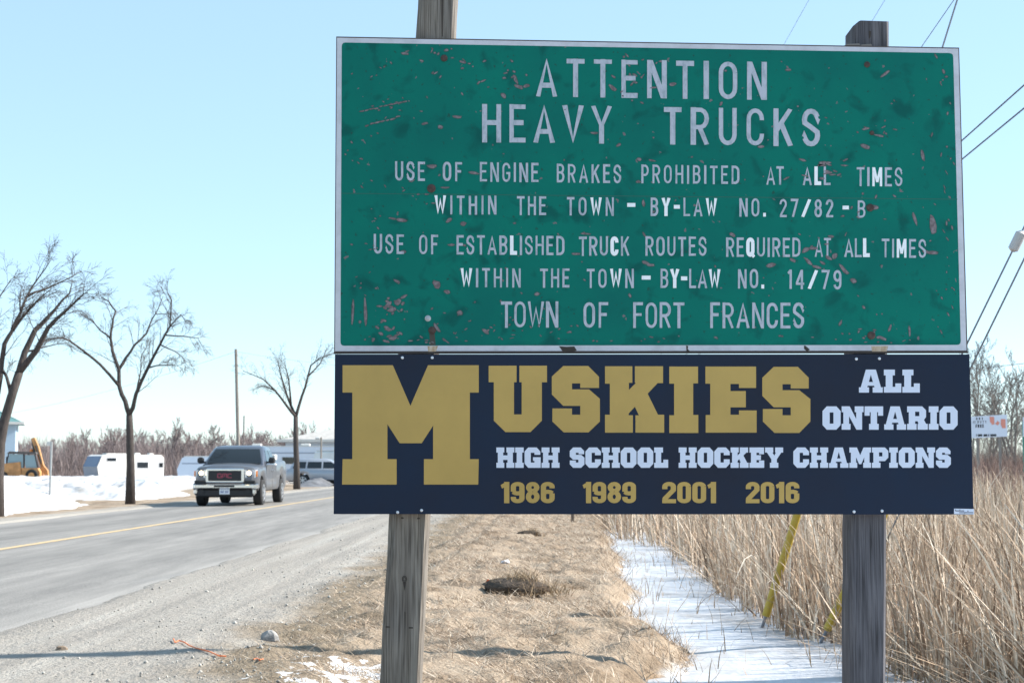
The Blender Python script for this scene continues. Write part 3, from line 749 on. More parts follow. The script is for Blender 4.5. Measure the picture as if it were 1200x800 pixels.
# slab-serif block capitals as outlines (x right, y up, height 100), first loop outside, the rest holes
def oct_(x0, y0, x1, y1, c): return [(x0 + c, y0), (x1 - c, y0), (x1, y0 + c), (x1, y1 - c), (x1 - c, y1), (x0 + c, y1), (x0, y1 - c), (x0, y0 + c)]
SLAB = {
 'H': (98, [[(0, 0), (43, 0), (43, 25), (37, 25), (37, 39), (61, 39), (61, 25), (55, 25), (55, 0), (98, 0), (98, 25), (90, 25), (90, 75), (98, 75), (98, 100), (55, 100), (55, 75), (61, 75), (61, 61), (37, 61), (37, 75), (43, 75), (43, 100), (0, 100), (0, 75), (8, 75), (8, 25), (0, 25)]]),
 'I': (46, [[(0, 0), (46, 0), (46, 25), (38, 25), (38, 75), (46, 75), (46, 100), (0, 100), (0, 75), (8, 75), (8, 25), (0, 25)]]),
 'O': (86, [oct_(0, 0, 86, 100, 20), [(34, 26), (52, 26), (52, 74), (34, 74)]]),
 'C': (84, [[(20, 0), (64, 0), (84, 20), (84, 42), (52, 42), (52, 26), (34, 26), (34, 74), (52, 74), (52, 62), (84, 62), (84, 80), (64, 100), (20, 100), (0, 80), (0, 20)]]),
 'G': (88, [[(20, 0), (88, 0), (88, 52), (46, 52), (46, 34), (54, 34), (54, 26), (34, 26), (34, 74), (54, 74), (54, 64), (86, 64), (86, 80), (66, 100), (20, 100), (0, 80), (0, 20)]]),
 'S': (80, [[(18, 0), (62, 0), (80, 17), (80, 50), (62, 64), (33, 64), (33, 74), (48, 74), (48, 67), (78, 67), (78, 83), (60, 100), (18, 100), (0, 83), (0, 55), (18, 40), (47, 40), (47, 26), (33, 26), (33, 36), (0, 36), (0, 17)]]),
 'L': (76, [[(0, 0), (76, 0), (76, 40), (50, 40), (50, 25), (38, 25), (38, 75), (48, 75), (48, 100), (0, 100), (0, 75), (8, 75), (8, 25), (0, 25)]]),
 'E': (80, [[(0, 0), (80, 0), (80, 36), (52, 36), (52, 26), (38, 26), (38, 38), (62, 38), (62, 62), (38, 62), (38, 74), (52, 74), (52, 67), (79, 67), (79, 100), (0, 100), (0, 75), (8, 75), (8, 25), (0, 25)]]),
 'K': (98, [[(0, 0), (44, 0), (44, 25), (38, 25), (38, 34), (47, 43), (55, 25), (50, 25), (50, 0), (98, 0), (98, 25), (90, 25), (70, 60), (86, 75), (95, 75), (95, 100), (50, 100), (50, 75), (53, 75), (38, 60), (38, 75), (44, 75), (44, 100), (0, 100), (0, 75), (8, 75), (8, 25), (0, 25)]]),
 'Y': (98, [[(26, 0), (72, 0), (72, 25), (64, 25), (64, 42), (88, 75), (98, 75), (98, 100), (55, 100), (55, 75), (59, 75), (50, 60), (40, 75), (44, 75), (44, 100), (0, 100), (0, 75), (10, 75), (34, 42), (34, 25), (26, 25)]]),
 'A': (104, [[(0, 0), (44, 0), (44, 23), (36, 23), (38, 30), (66, 30), (68, 23), (60, 23), (60, 0), (104, 0), (104, 23), (96, 23), (74, 100), (30, 100), (8, 23), (0, 23)], [(43, 46), (61, 46), (52, 78)]]),
 'M': (116, [[(0, 0), (42, 0), (42, 25), (36, 25), (36, 52), (52, 18), (64, 18), (80, 52), (80, 25), (74, 25), (74, 0), (116, 0), (116, 25), (108, 25), (108, 75), (116, 75), (116, 100), (76, 100), (58, 62), (40, 100), (0, 100), (0, 75), (8, 75), (8, 25), (0, 25)]]),
 'P': (88, [[(0, 0), (46, 0), (46, 25), (38, 25), (38, 33), (70, 33), (88, 50), (88, 83), (70, 100), (0, 100), (0, 75), (8, 75), (8, 25), (0, 25)], [(38, 56), (56, 56), (56, 76), (38, 76)]]),
 'R': (98, [[(0, 0), (45, 0), (45, 25), (38, 25), (38, 36), (50, 36), (54, 25), (50, 25), (50, 0), (98, 0), (98, 25), (90, 25), (80, 42), (90, 54), (90, 83), (72, 100), (0, 100), (0, 75), (8, 75), (8, 25), (0, 25)], [(38, 58), (58, 58), (58, 77), (38, 77)]]),
 'N': (104, [[(0, 0), (42, 0), (42, 25), (35, 25), (35, 58), (70, 0), (97, 0), (97, 75), (104, 75), (104, 100), (62, 100), (62, 75), (69, 75), (69, 46), (38, 100), (0, 100), (0, 75), (8, 75), (8, 25), (0, 25)]]),
 'T': (88, [[(21, 0), (67, 0), (67, 25), (59, 25), (59, 75), (64, 75), (64, 60), (88, 60), (88, 100), (0, 100), (0, 60), (24, 60), (24, 75), (29, 75), (29, 25), (21, 25)]]),
}
def flat(mb, loops3):
    tris = tessellate_polygon(loops3)
    vs = [p for l in loops3 for p in l]
    mb.add(vs, [tuple(t) for t in tris])
def slab_word(mb, txt, x0, x1, yt, yb, Y):
    h = yb - yt; tot = sum(SLAB[c][0] for c in txt) + 5.0 * (len(txt) - 1); k = (x1 - x0) / tot; x = x0
    for c in txt:
        wd, loops = SLAB[c]
        flat(mb, [[at(x + u * k, yb - v / 100 * h, Y) for u, v in l] for l in loops])
        x += (wd + 5.0) * k
def pix_poly(mb, pts, sx, ox, oy, Y): flat(mb, [[at(ox + u / sx, oy + v / sx, Y) for u, v in pts]])

# ================================================================ THE SIGN
YG, YB, YP = 5.680, 5.664, 5.70        # front of green board, of navy board, of posts
# --- posts
def wood(name, c1, c2, c3):
    m = bpy.data.materials.new(name); m.use_nodes = True; t = m.node_tree; N = t.nodes; Lk = t.links; b = N['Principled BSDF']
    b.inputs['Roughness'].default_value = .85; b.inputs['Specular IOR Level'].default_value = .2
    tc = N.new('ShaderNodeTexCoord')
    def nz(s, sc, d=6, dist=0):
        mp = N.new('ShaderNodeMapping'); mp.inputs['Scale'].default_value = sc; Lk.new(tc.outputs['Object'], mp.inputs[0])
        n = N.new('ShaderNodeTexNoise'); n.inputs['Scale'].default_value = s; n.inputs['Detail'].default_value = d; n.inputs['Distortion'].default_value = dist; Lk.new(mp.outputs[0], n.inputs[0]); return n.outputs['Fac']
    g = nz(1.0, (75, 75, 2.6), 8, .6); g2 = nz(1.0, (190, 190, 5), 4); g3 = nz(1.0, (9, 9, 2.4), 4)
    r = N.new('ShaderNodeValToRGB'); e = r.color_ramp.elements; e.new(.5)
    for i, (p, c) in enumerate(((.28, c3), (.52, c1), (.74, c2))): e[i].position = p; e[i].color = (*c, 1)
    Lk.new(g, r.inputs[0])
    mx = N.new('ShaderNodeMix'); mx.data_type = 'RGBA'; mx.blend_type = 'MULTIPLY'; mx.inputs[0].default_value = .8
    r2 = N.new('ShaderNodeValToRGB'); r2.color_ramp.elements[0].position = .33; r2.color_ramp.elements[0].color = (.45, .44, .42, 1); r2.color_ramp.elements[1].position = .55; r2.color_ramp.elements[1].color = (1.1, 1.1, 1.1, 1)
    Lk.new(g2, r2.inputs[0]); Lk.new(r.outputs[0], mx.inputs[6]); Lk.new(r2.outputs[0], mx.inputs[7])
    mx3 = N.new('ShaderNodeMix'); mx3.data_type = 'RGBA'; mx3.blend_type = 'MULTIPLY'; mx3.inputs[0].default_value = .8
    r3 = N.new('ShaderNodeValToRGB'); r3.color_ramp.elements[0].position = .3; r3.color_ramp.elements[0].color = (.72, .72, .74, 1); r3.color_ramp.elements[1].position = .7; r3.color_ramp.elements[1].color = (1.15, 1.12, 1.06, 1)
    Lk.new(g3, r3.inputs[0]); Lk.new(mx.outputs[2], mx3.inputs[6]); Lk.new(r3.outputs[0], mx3.inputs[7])
    Lk.new(mx3.outputs[2], b.inputs['Base Color'])
    ad = N.new('ShaderNodeMath'); ad.operation = 'ADD'; Lk.new(g, ad.inputs[0]); Lk.new(g2, ad.inputs[1])
    bp = N.new('ShaderNodeBump'); bp.inputs['Strength'].default_value = .6; bp.inputs['Distance'].default_value = .004; Lk.new(ad.outputs[0], bp.inputs['Height']); Lk.new(bp.outputs[0], b.inputs['Normal'])
    return m
def post(name_label, cols, xy_top, xy_bot, wl, wr, top_cut, m, cham):
    """square timber; front face edges follow the two measured lines"""
    tl, tr = at(xy_top[0], xy_top[2], YP), at(xy_top[1], xy_top[2], YP)
    bl, br = at(xy_bot[0], xy_bot[2], YP), at(xy_bot[1], xy_bot[2], YP)
    root = thing('wooden_post', name_label, 'post', ((bl.x + br.x) / 2, YP, float(zground(np.array([bl.x]), np.array([YP]))[0])))
    z0 = root.location.z - .4
    mb = MB(); rings = []
    nseg = 26
    rnd = random.Random(int(xy_top[0]))
    for i in range(nseg + 1):
        f = i / nseg; z = z0 + (tl.z - z0) * f
        k = (z - bl.z) / (tl.z - bl.z)
        xl = bl.x + (tl.x - bl.x) * k + rnd.gauss(0, .0008); xr = br.x + (tr.x - br.x) * k + rnd.gauss(0, .0008)
        c = cham(z); d = .146; c2 = .011
        rings.append([Vector((xl + c, YP, z)), Vector((xr - c2, YP, z)), Vector((xr, YP + c2 * 1.3, z)), Vector((xr, YP + d, z)), Vector((xl, YP + d, z)), Vector((xl, YP + c * .9, z))])
    if top_cut:     # sawn corner
        last = rings[-1]; top2 = [p.copy() for p in last]
        for p in top2: p.z += .020
        top2[0].x += .018; top2[4].x += .030; top2[5].x += .024; top2[3].z -= .006; top2[1].z -= .004
        rings.append(top2)
    mb.loft(rings)
    o = mb.build('timber', m, root, off=root.location, smooth=25)
    return root
wood_l = wood('weathered_wood', (.205, .184, .162), (.30, .275, .245), (.105, .09, .077))
wood_r = wood('grey_wood', (.105, .103, .116), (.150, .146, .160), (.050, .048, .054))
pl = post('brownish weathered square post with a knot, left of the two carrying the signs', None, (491, 536, -30), (444.5, 491.5, 800), 0, 0, False, wood_l, lambda z: .007 + .024 * max(0, min(1, (z - .55) / .4)) * (1 if z < 1.6 else .5))
pr = post('grey square post with a sawn off top corner, right of the two carrying the signs', None, (1000, 1042.5, 30), (996, 1038.5, 800), 0, 0, True, wood_r, lambda z: .012)
# knot, saw cuts and cracks on the left post
dark = mat('dark_crack', (.045, .036, .03), .9)
mb = MB()
kc = at(474, 678, YP - .0015)
for q, rr in ((0, .007), (1, .0115)):
    Lf, Rt = strip(arc(0, 0, rr * .75, rr, 0, 360, 16), .0012)
    mb.add([kc + Vector((p[0], 0, p[1])) for p in Lf] + [kc + Vector((p[0], 0, p[1])) for p in Rt], [(j, j + 1, 17 + j + 1, 17 + j) for j in range(16)])
flat(mb, [[kc + Vector(p) for p in ((-.006, -.0005, -.012), (.006, -.0005, -.012), (.001, -.0005, -.045))]])
mb.build('knot', dark, pl, off=pl.location)
mb = MB()
for (x, y, wdt) in ((452, 734, 5), (479, 735, 5), (470, 606.5, 3), (489, 607, 3)):
    flat(mb, [[at(x, y - 1, YP - .001), at(x + wdt, y - .6, YP - .001), at(x + wdt, y + .8, YP - .001), at(x, y + 1, YP - .001)]])
flat(mb, [[at(518, -5, YP - .001), at(519.4, -5, YP - .001), at(519, 43, YP - .001), at(518, 43, YP - .001)]])
flat(mb, [[at(474, 716, YP - .001), at(475.2, 717, YP - .001), at(474.5, 752, YP - .001)]])
mb.build('crack', dark, pl, off=pl.location)
mb = MB()
flat(mb, [[at(1018, 36, YP - .001), at(1021, 37, YP - .001), at(1020, 44, YP - .001), at(1018.5, 46, YP - .001)]])
mb.build('crack', dark, pr, off=pr.location)

# --- green board
def green_material():
    m = bpy.data.materials.new('green_sheeting'); m.use_nodes = True; t = m.node_tree; N = t.nodes; Lk = t.links; b = N['Principled BSDF']
    b.inputs['Roughness'].default_value = .6; b.inputs['Specular IOR Level'].default_value = .10
    tc = N.new('ShaderNodeTexCoord')
    def nz(s, d, dist=0, sc=(1, 1, 1)):
        mp = N.new('ShaderNodeMapping'); mp.inputs['Scale'].default_value = sc; Lk.new(tc.outputs['Object'], mp.inputs[0])
        n = N.new('ShaderNodeTexNoise'); n.inputs['Scale'].default_value = s; n.inputs['Detail'].default_value = d; n.inputs['Distortion'].default_value = dist; Lk.new(mp.outputs[0], n.inputs[0]); return n.outputs['Fac']
    def ramp(x, stops):
        r = N.new('ShaderNodeValToRGB'); e = r.color_ramp.elements
        while len(e) < len(stops): e.new(.5)
        for i, (p, c) in enumerate(stops): e[i].position = p; e[i].color = (*c, 1)
        Lk.new(x, r.inputs[0]); return r.outputs[0]
    def mixc(a, f, c):
        n = N.new('ShaderNodeMix'); n.data_type = 'RGBA'; Lk.new(f, n.inputs[0]); Lk.new(a, n.inputs[6]); n.inputs[7].default_value = (*c, 1); return n.outputs[2]
    base = ramp(nz(3.0, 5), [(.3, (.002, .168, .124)), (.7, (.003, .130, .106))])
    c = mixc(base, ramp(nz(10, 8, .5), [(.55, (0, 0, 0)), (.68, (.72, .72, .72))]), (.003, .075, .066))      # grimy blotches
    c = mixc(c, ramp(nz(55, 3), [(.655, (0, 0, 0)), (.70, (.75, .75, .75))]), (.02, .06, .05))                    # pock marks
    c = mixc(c, ramp(nz(34, 3, .4), [(.70, (0, 0, 0)), (.72, (1, 1, 1))]), (.17, .14, .15))                   # flecks of bare board
    # grime washed down along the bottom edge
    sp = N.new('ShaderNodeSeparateXYZ'); Lk.new(tc.outputs['Object'], sp.inputs[0])
    ad = N.new('ShaderNodeMath'); ad.operation = 'MULTIPLY_ADD'; ad.inputs[1].default_value = .16; Lk.new(nz(4, 5, 0, (1.0, 1, .1)), ad.inputs[0])
    mr = N.new('ShaderNodeMath'); mr.operation = 'MULTIPLY_ADD'; mr.inputs[1].default_value = -1; mr.inputs[2].default_value = 0.0; Lk.new(sp.outputs['Z'], mr.inputs[0]); Lk.new(mr.outputs[0], ad.inputs[2])
    c = mixc(c, ramp(ad.outputs[0], [(.035, (0, 0, 0)), (.075, (.55, .55, .55))]), (.003, .07, .075))
    Lk.new(c, b.inputs['Base Color'])
    bp = N.new('ShaderNodeBump'); bp.inputs['Strength'].default_value = .15; bp.inputs['Distance'].default_value = .003; Lk.new(nz(60, 4), bp.inputs['Height']); Lk.new(bp.outputs[0], b.inputs['Normal'])
    return m
gc = [at(394, 43, YG), at(1124, 56, YG), at(1134, 411.5, YG), at(391.5, 412.5, YG)]
groot = thing('road_sign', 'big weathered green sign for heavy trucks, above the navy board', 'sign', (gc[3].x, YG, gc[3].z))
go = groot.location
def rrect(px, Y, rad=4.5):
    """pixel corners (tl, tr, br, bl) rounded"""
    pts = []; q = [Vector((x, y)) for x, y in px]
    for i in range(4):
        a, b, c = q[i - 1], q[i], q[(i + 1) % 4]
        d1 = (a - b).normalized() * rad; d2 = (c - b).normalized() * rad
        for s in (0, .33, .66, 1.0):
            p = b + d1 * (1 - s) ** 2 + d2 * s ** 2
            pts.append(at(p.x, p.y, Y))
    return pts
plate = mat('sign_edge_white', (.55, .56, .61), .5, col2=(.40, .40, .43), vscale=9, contrast=(.45, .8), spec=.3)
MB().prism(gc, (0, .018, 0)).build('board', mat('plywood_edge', (.09, .075, .07), .9), groot, off=go)
mb = MB(); flat(mb, [[at(x, y, YG - .0003) for x, y in ((395, 44.4), (1123, 57.3), (1132.6, 410.6), (392.6, 411.4))]]); mb.build('border', plate, groot, off=go)
gm = green_material()
mb = MB(); flat(mb, [rrect([(400.5, 50), (1117, 62.5), (1126, 404), (399, 405)], YG - .0006)])
mb.build('green_face', gm, groot, off=(go.x, go.y, go.z))
# edge: dark seam of the plywood behind and thin horizontal joint
mb = MB(); flat(mb, [[at(400, 226.2, YG - .0007), at(1122, 233.2, YG - .0007), at(1122, 234.0, YG - .0007), at(400, 227.0, YG - .0007)]])
mb.build('joint', mat('joint', (.012, .10, .075), .7), groot, off=go)
# letters
L_old = mat('letter_faded', (.43, .455, .52), .55, col2=(.17, .24, .27), vscale=46, stretch=(1, 1, .45), contrast=(.48, .78))
L_new = mat('letter_new', (.82, .84, .86), .5, spec=.4)
L_cream = mat('letter_cream', (.80, .76, .62), .5)
def line(words, s, ws=1.0, jit=.25):
    a = (MB(), MB())
    for (t_, x0, x1, yt0, yb0, yt1, yb1, *b) in words:
        word(a, t_, x0, x1, yt0, yb0, yt1, yb1, YG - .0006, s, tuple(b[0]) if b else (), ws, jit=jit)
    a[0].build('lettering', L_old, groot, off=go)
    if a[1].v: tag(a[1].build('replaced_lettering', L_new, groot, off=go), 'brighter bolder replacement letters')
line([('ATTENTION', 628, 898.5, 68.5, 113.5, 73, 117.5)], .130)
line([('HEAVY', 565, 717, 122, 167, 124, 168.5), ('TRUCKS', 778, 961, 125.6, 169.4, 127.7, 172)], .130)
line([('USE', 463, 498, 189, 211.6, 189.5, 212), ('OF', 519, 541.5, 189.5, 212, 190, 212.5), ('ENGINE', 562.3, 631, 190, 213, 191, 213.6), ('BRAKES', 652.4, 728, 192, 214, 193, 215), ('PROHIBITED', 751.6, 866.4, 193, 215, 194.5, 216),
      ('AT', 898, 918.5, 195, 216.6, 195.2, 216.8), ('ALL', 940.8, 973.3, 195, 217, 195.5, 217.2, (1,)), ('TIMES', 1004, 1057.6, 195.8, 218, 196.2, 218.5, (2,))], .128, .86)
line([('WITHIN', 509.5, 581.8, 229, 251.3, 229.5, 251.6, (0,)), ('THE', 605.8, 640, 229.7, 252, 230, 252), ('TOWN', 664.4, 719.4, 231, 252.6, 231.2, 253, (2,)), ('-', 735, 744.6, 229, 251, 229, 251, (0,)), ('BY-LAW', 762.4, 840, 231.4, 253, 232, 253.6, (1, 2, 5)),
      ('NO.', 866.5, 897.5, 232.3, 254, 232.6, 254, (2,)), ('27/82', 913.5, 976.4, 233, 254.5, 233.7, 254.8, (2,)), ('-', 987.4, 994.8, 232.5, 254, 232.5, 254, (0,)), ('B', 1005, 1014.3, 234.8, 255.2, 234.8, 255.2)], .128, .86)
line([('USE', 438, 473.3, 274.3, 297.5, 274.6, 297.6), ('OF', 491, 513.4, 274.8, 297.8, 275, 298), ('ESTABLISHED', 535, 661.4, 275.4, 298.2, 276.5, 299, (5,)), ('TRUCK', 678.4, 737.6, 277, 299.7, 277, 299.8, (3,)), ('ROUTES', 756.4, 828, 277, 300, 277.5, 300),
      ('REQUIRED', 851, 938, 278, 300.8, 278.6, 301, (2,)), ('AT', 954.7, 973.8, 279, 301.2, 279, 301.3), ('ALL', 989.4, 1019.3, 279.2, 301.4, 279.4, 301.5, (2,)), ('TIMES', 1033.3, 1085.4, 279.8, 301.8, 280, 302, (2,))], .128, .86)
line([('WITHIN', 540, 610.3, 314, 336.5, 314.4, 336.8, (0,)), ('THE', 633, 667.3, 314.6, 337, 314.7, 337), ('TOWN', 687.7, 742.8, 314.9, 337.4, 315, 337.6, (2,)), ('-', 752, 762.5, 314, 336.5, 314, 336.5, (0,)), ('BY-LAW', 774, 844, 315, 337.6, 315.2, 337.7, (1, 2, 5)),
      ('NO.', 864.8, 895.5, 315.2, 337.8, 315.3, 338, (2,)), ('14/79', 923.5, 986, 316, 338.6, 316.3, 339, (2,))], .128, .86)
line([('TOWN', 587, 654.3, 353, 383.8, 353.3, 384), ('OF', 683.8, 712.7, 354, 383.8, 354, 384), ('FORT', 742, 802, 354, 384.2, 354.2, 384.4), ('FRANCES', 832.3, 942.3, 354.2, 384.4, 354.6, 384.8)], .118, .9)
# chipped paint
chip_mat = mat('bare_board', (.23, .19, .20), .8, col2=(.12, .095, .10), vscale=60, contrast=(.4, .6))
rim_mat = mat('chip_rim', (.035, .075, .07), .8)
rc = random.Random(21)
chips = []
def chip(x, y, l, wd, a=0.0): chips.append((x, y, l, wd, a))
for i in range(10): chip(424 + i * 5.6, 130 - i * 1.2 + rc.gauss(0, .5), rc.uniform(4, 8), 1.6, -.2)
for i in range(7): chip(430 + i * 6, 147 - i * 1.6 + rc.gauss(0, .5), rc.uniform(4, 9), 1.8, -.25)
for i in range(12): chip(466 + rc.gauss(0, 16), 120 + rc.gauss(0, 8), rc.uniform(2, 4), 1.2, rc.uniform(-1, 1))
for (x, y, l, wd, a) in ((475, 63, 9, 3, .1), (523, 59, 5, 3, 0), (542, 73, 9, 2.4, .3), (628, 54, 6, 4, .4), (604, 93, 12, 3.4, 1.2), (608, 102, 13, 4, .45), (617, 101, 8, 4, -.3), (590, 112, 7, 5, .9), (536, 137, 12, 3, .1), (516, 149, 6, 4, .3), (498, 145, 8, 2.6, -.3), (566, 95, 8, 2, -.4),
        (718, 103, 11, 4.5, .7), (739, 90, 8, 3, 1.3), (744, 88, 6, 2.4, .5), (725, 170, 6, 3, -.4), (696, 156, 9, 2.2, 0), (788, 99, 9, 4, -.2), (765, 103, 9, 2, -.1), (776, 72, 8, 2, 0), (924, 82, 8, 2.4, 0), (845, 122, 6, 3, -1), (892, 172, 8, 3, 0), (1037, 87, 15, 3, -.7), (1014, 172, 13, 5, .3), (1030, 159, 12, 2.4, .2), (1015, 151, 9, 2.4, -.2), (1081, 182, 17, 3.6, 1.4), (1106, 84, 6, 3, 1.2), (1097, 66, 6, 2, 1.0),
        (506, 195, 12, 5, .05), (556, 203, 13, 3, .15), (521, 220, 11, 2, 0), (460, 256, 9, 2, .15), (470, 258, 13, 4, .1), (526, 258, 8, 4, -.7), (543, 262, 7, 5, -.2), (509, 282, 0, 0, 0), (529, 287, 9, 2.6, -.05), (675, 297.5, 12, 2.4, 0), (473, 295, 7, 4, .1), (512, 333, 11, 9, .6), (524, 342, 8, 5, .4), (539, 366.5, 6, 6, 0), (629, 344.5, 7, 4, -.1), (757, 308, 10, 3.6, .35), (763, 310.5, 9, 3, 0), (904, 311, 12, 5, -.25), (738, 346, 5, 3, 1.2),
        (1093.5, 264, 26, 8.5, 1.45), (1072, 256, 17, 3.6, 1.3), (1092, 296, 14, 4, .05), (1085, 295, 8, 3.4, 0), (1024, 243, 12, 5, .1), (944, 293, 10, 5, -.5), (953, 291, 12, 3, .05), (947, 306, 15, 3.6, .8), (957, 313, 12, 3, .3), (971, 302, 9, 3.6, .6), (978, 300, 7, 5, -.9), (989, 316, 18, 4.6, .8), (1000, 329, 8, 5.5, .3), (974, 277, 8, 3, .1), (929, 305, 8, 3.6, .4), (969, 286, 5, 2, 0), (964, 308, 8, 2.4, .5),
        (413.5, 366, 36, 3, 1.62), (428, 365, 34, 4, 1.55), (512, 384, 15, 3.6, 1.0), (569, 388, 10, 3.6, .7), (1034, 396, 13, 3.4, .4), (1043, 384, 9, 3, -1.2), (1066, 388, 14, 2.4, 1.5), (985, 378, 7, 2.6, -1.1), (1012, 360, 5, 3, 1), (755, 275, 6, 2, 1.0), (686, 274, 12, 2, .1), (858, 275, 8, 4, .6), (754, 238, 8, 3, 1.4), (748, 213, 6, 3, 0), (749, 187, 6, 4, .5), (764, 188, 9, 2, .2)):
    if l: chip(x, y, l, wd, a)
for i in range(26): chip(452 + rc.gauss(0, 12), 372 + rc.gauss(0, 17), rc.uniform(3, 9), rc.uniform(2, 3.6), rc.uniform(-1.2, .6))
chip(466, 354, 10, 6, -.9); chip(459, 363, 12, 5, -.3); chip(460, 396, 10, 5, -.2); chip(473, 348, 9, 3, -.5)
for i in range(20): chip(965 + rc.gauss(0, 20), 197 + rc.gauss(0, 9), rc.uniform(3, 10), rc.uniform(1.4, 3), rc.uniform(-.5, .3))
for i in range(16): chip(748 + rc.gauss(0, 16), 95 + rc.gauss(0, 14), rc.uniform(2, 6), rc.uniform(1.2, 2.4), rc.uniform(-1, 1))
for i in range(14): chip(590 + rc.gauss(0, 30), 88 + rc.gauss(0, 15), rc.uniform(2, 5), rc.uniform(1.2, 2.4), rc.uniform(-1, 1))
for i in range(20): chip(610 + rc.gauss(0, 45), 385 + rc.gauss(0, 9), rc.uniform(2, 5), rc.uniform(1.0, 2.0), rc.uniform(-1, 1))
for i in range(55): chip(rc.uniform(405, 1112), rc.uniform(62, 398), rc.uniform(1.2, 3.6), rc.uniform(1, 2.2), rc.uniform(-1.5, 1.5))
for i in range(60):          # edges and bolt holes wear first
    bx_, by_ = rc.choice(((506, 221), (507, 387), (1019, 243), (1021, 393), (520, 68), (1021, 156)))
    chip(bx_ + rc.gauss(0, 16), by_ + rc.gauss(0, 12), rc.uniform(1.5, 6), rc.uniform(1, 2.4), rc.uniform(-1.2, .8))
for i in range(46): chip(rc.uniform(408, 1118), 398 + rc.gauss(0, 3.2), rc.uniform(1.5, 5), rc.uniform(.8, 1.8), rc.uniform(-.4, .4))
for i in range(30): chip(1108 + rc.gauss(0, 7), rc.uniform(70, 395), rc.uniform(1.5, 6), rc.uniform(.8, 1.8), rc.uniform(.9, 1.9))
for i in range(40): chip(432 + rc.gauss(0, 18), rc.uniform(70, 380), rc.uniform(1.5, 4), rc.uniform(.8, 1.8), rc.uniform(-1, 1))
mc, mr_ = MB(), MB()
for i, (x, y, l, wd, a) in enumerate(c_ for c_ in chips if 404 < c_[0] < 1119 and 55 < c_[1] < 402):
    pts = []; n_ = 9
    for k in range(n_):
        t = 2 * math.pi * k / n_; rr = rc.uniform(.72, 1.12)
        u, v = math.cos(t) * l / 2 * rr, math.sin(t) * wd / 2 * rr
        pts.append((x + u * math.cos(a) - v * math.sin(a), y + u * math.sin(a) + v * math.cos(a)))
    cx, cy = x, y; kz = 1 + 1.5 / max(l, 3); kz2 = 1 + 1.3 / max(wd, 2.2)
    e = .00002 * (i % 9)
    flat(mc, [[at(px, py, YG - .0016 - e) for px, py in pts]])
    rp = []
    for px, py in pts:
        dx, dy = px - cx, py - cy; u = dx * math.cos(a) + dy * math.sin(a); v = -dx * math.sin(a) + dy * math.cos(a); u *= kz; v *= kz2
        rp.append((cx + u * math.cos(a) - v * math.sin(a), cy + u * math.sin(a) + v * math.cos(a)))
    flat(mr_, [[at(px, py, YG - .00125 - e) for px, py in rp]])
mr_.build('chip_edges', rim_mat, groot, off=go); mc.build('chipped_paint', chip_mat, groot, off=go)
# bolts, washer, rust
rust = mat('rusty_bolt', (.07, .045, .038), .8, var=.4, vscale=60)
for (x, y, rr) in ((520.5, 68.5, 4.2), (505.5, 221, 5.2), (506.5, 387, 4.6), (1016, 76, 3.6), (1021.5, 156, 2.8), (1019.5, 243.5, 4.6), (1021, 393, 4.8)):
    p = at(x, y, YG); r_ = rr * YG / F
    MB().lathe([(0, r_), (-.004, r_), (-.007, r_ * .75), (-.008, r_ * .3)], p, 'y', 10).build('bolt', rust, groot, off=go, smooth=40)
p = at(501.5, 373, YG)
MB().lathe([(0, .012), (-.002, .012), (-.003, .009), (-.005, .007), (-.006, .004)], p, 'y', 16).build('washer', mat('zinc', (.40, .41, .43), .5, .3), groot, off=go, smooth=40)
stain = mat('rust_stain', (.36, .22, .11), .85, col2=(.55, .46, .36), vscale=30, stretch=(2, 1, .5))
mb = MB()
for (x, wd) in ((507, 12), (1031, 20)):
    flat(mb, [[at(x - wd / 2, 405.5, YG - .0008), at(x + wd / 2, 405.2, YG - .0008), at(x + wd / 2 - 2, 411.8, YG - .0008), at(x - wd / 2 + 1, 411.9, YG - .0008)]])
mb.build('rust_stain', stain, groot, off=go)
mb = MB(); flat(mb, [[at(503, 388, YG - .0011), at(509, 388, YG - .0011), at(510.5, 404, YG - .0011), at(504, 405, YG - .0011)]])
mb.build('rust_streak', mat('rust_streak', (.06, .055, .045), .85), groot, off=go)
# torn bottom edge and nicked border
mb = MB()
for pts in ([(655, 405.5), (664, 406.2), (673, 405.8), (676, 410.5), (668, 412.6), (659, 411)], [(804, 405), (806.5, 405), (806, 409), (809, 411.8), (804.5, 411.8)], [(942, 405), (944, 405), (949, 409.5), (946, 411.6), (942.5, 409)]):
    flat(mb, [[at(x, y, YG - .0012) for x, y in pts]])
mb.build('torn_edge', dark, groot, off=go)
mb = MB(); mb.prism([at(391, 412.6, YG + .004), at(1134.5, 411.6, YG + .004), at(1134.5, 413.6, YG + .004), at(391, 414.4, YG + .004)], (0, .012, 0))
mb.build('board_core', mat('plywood_edge', (.09, .075, .07), .9), groot, off=go)
# tape scraps along the top edge
mb = MB()
for (x0, x1, y) in ((990, 1008, 52.6), (1008, 1022, 53.2)):
    mb.prism([at(x0, y + .6, YG), at(x1, y + .8, YG), at(x1 - 1, y - 1.6, YG), at(x0 + 2, y - .8, YG)], (0, .006, 0))
mb.build('frayed_edge', mat('frayed', (.16, .15, .14), .9), groot, off=go)

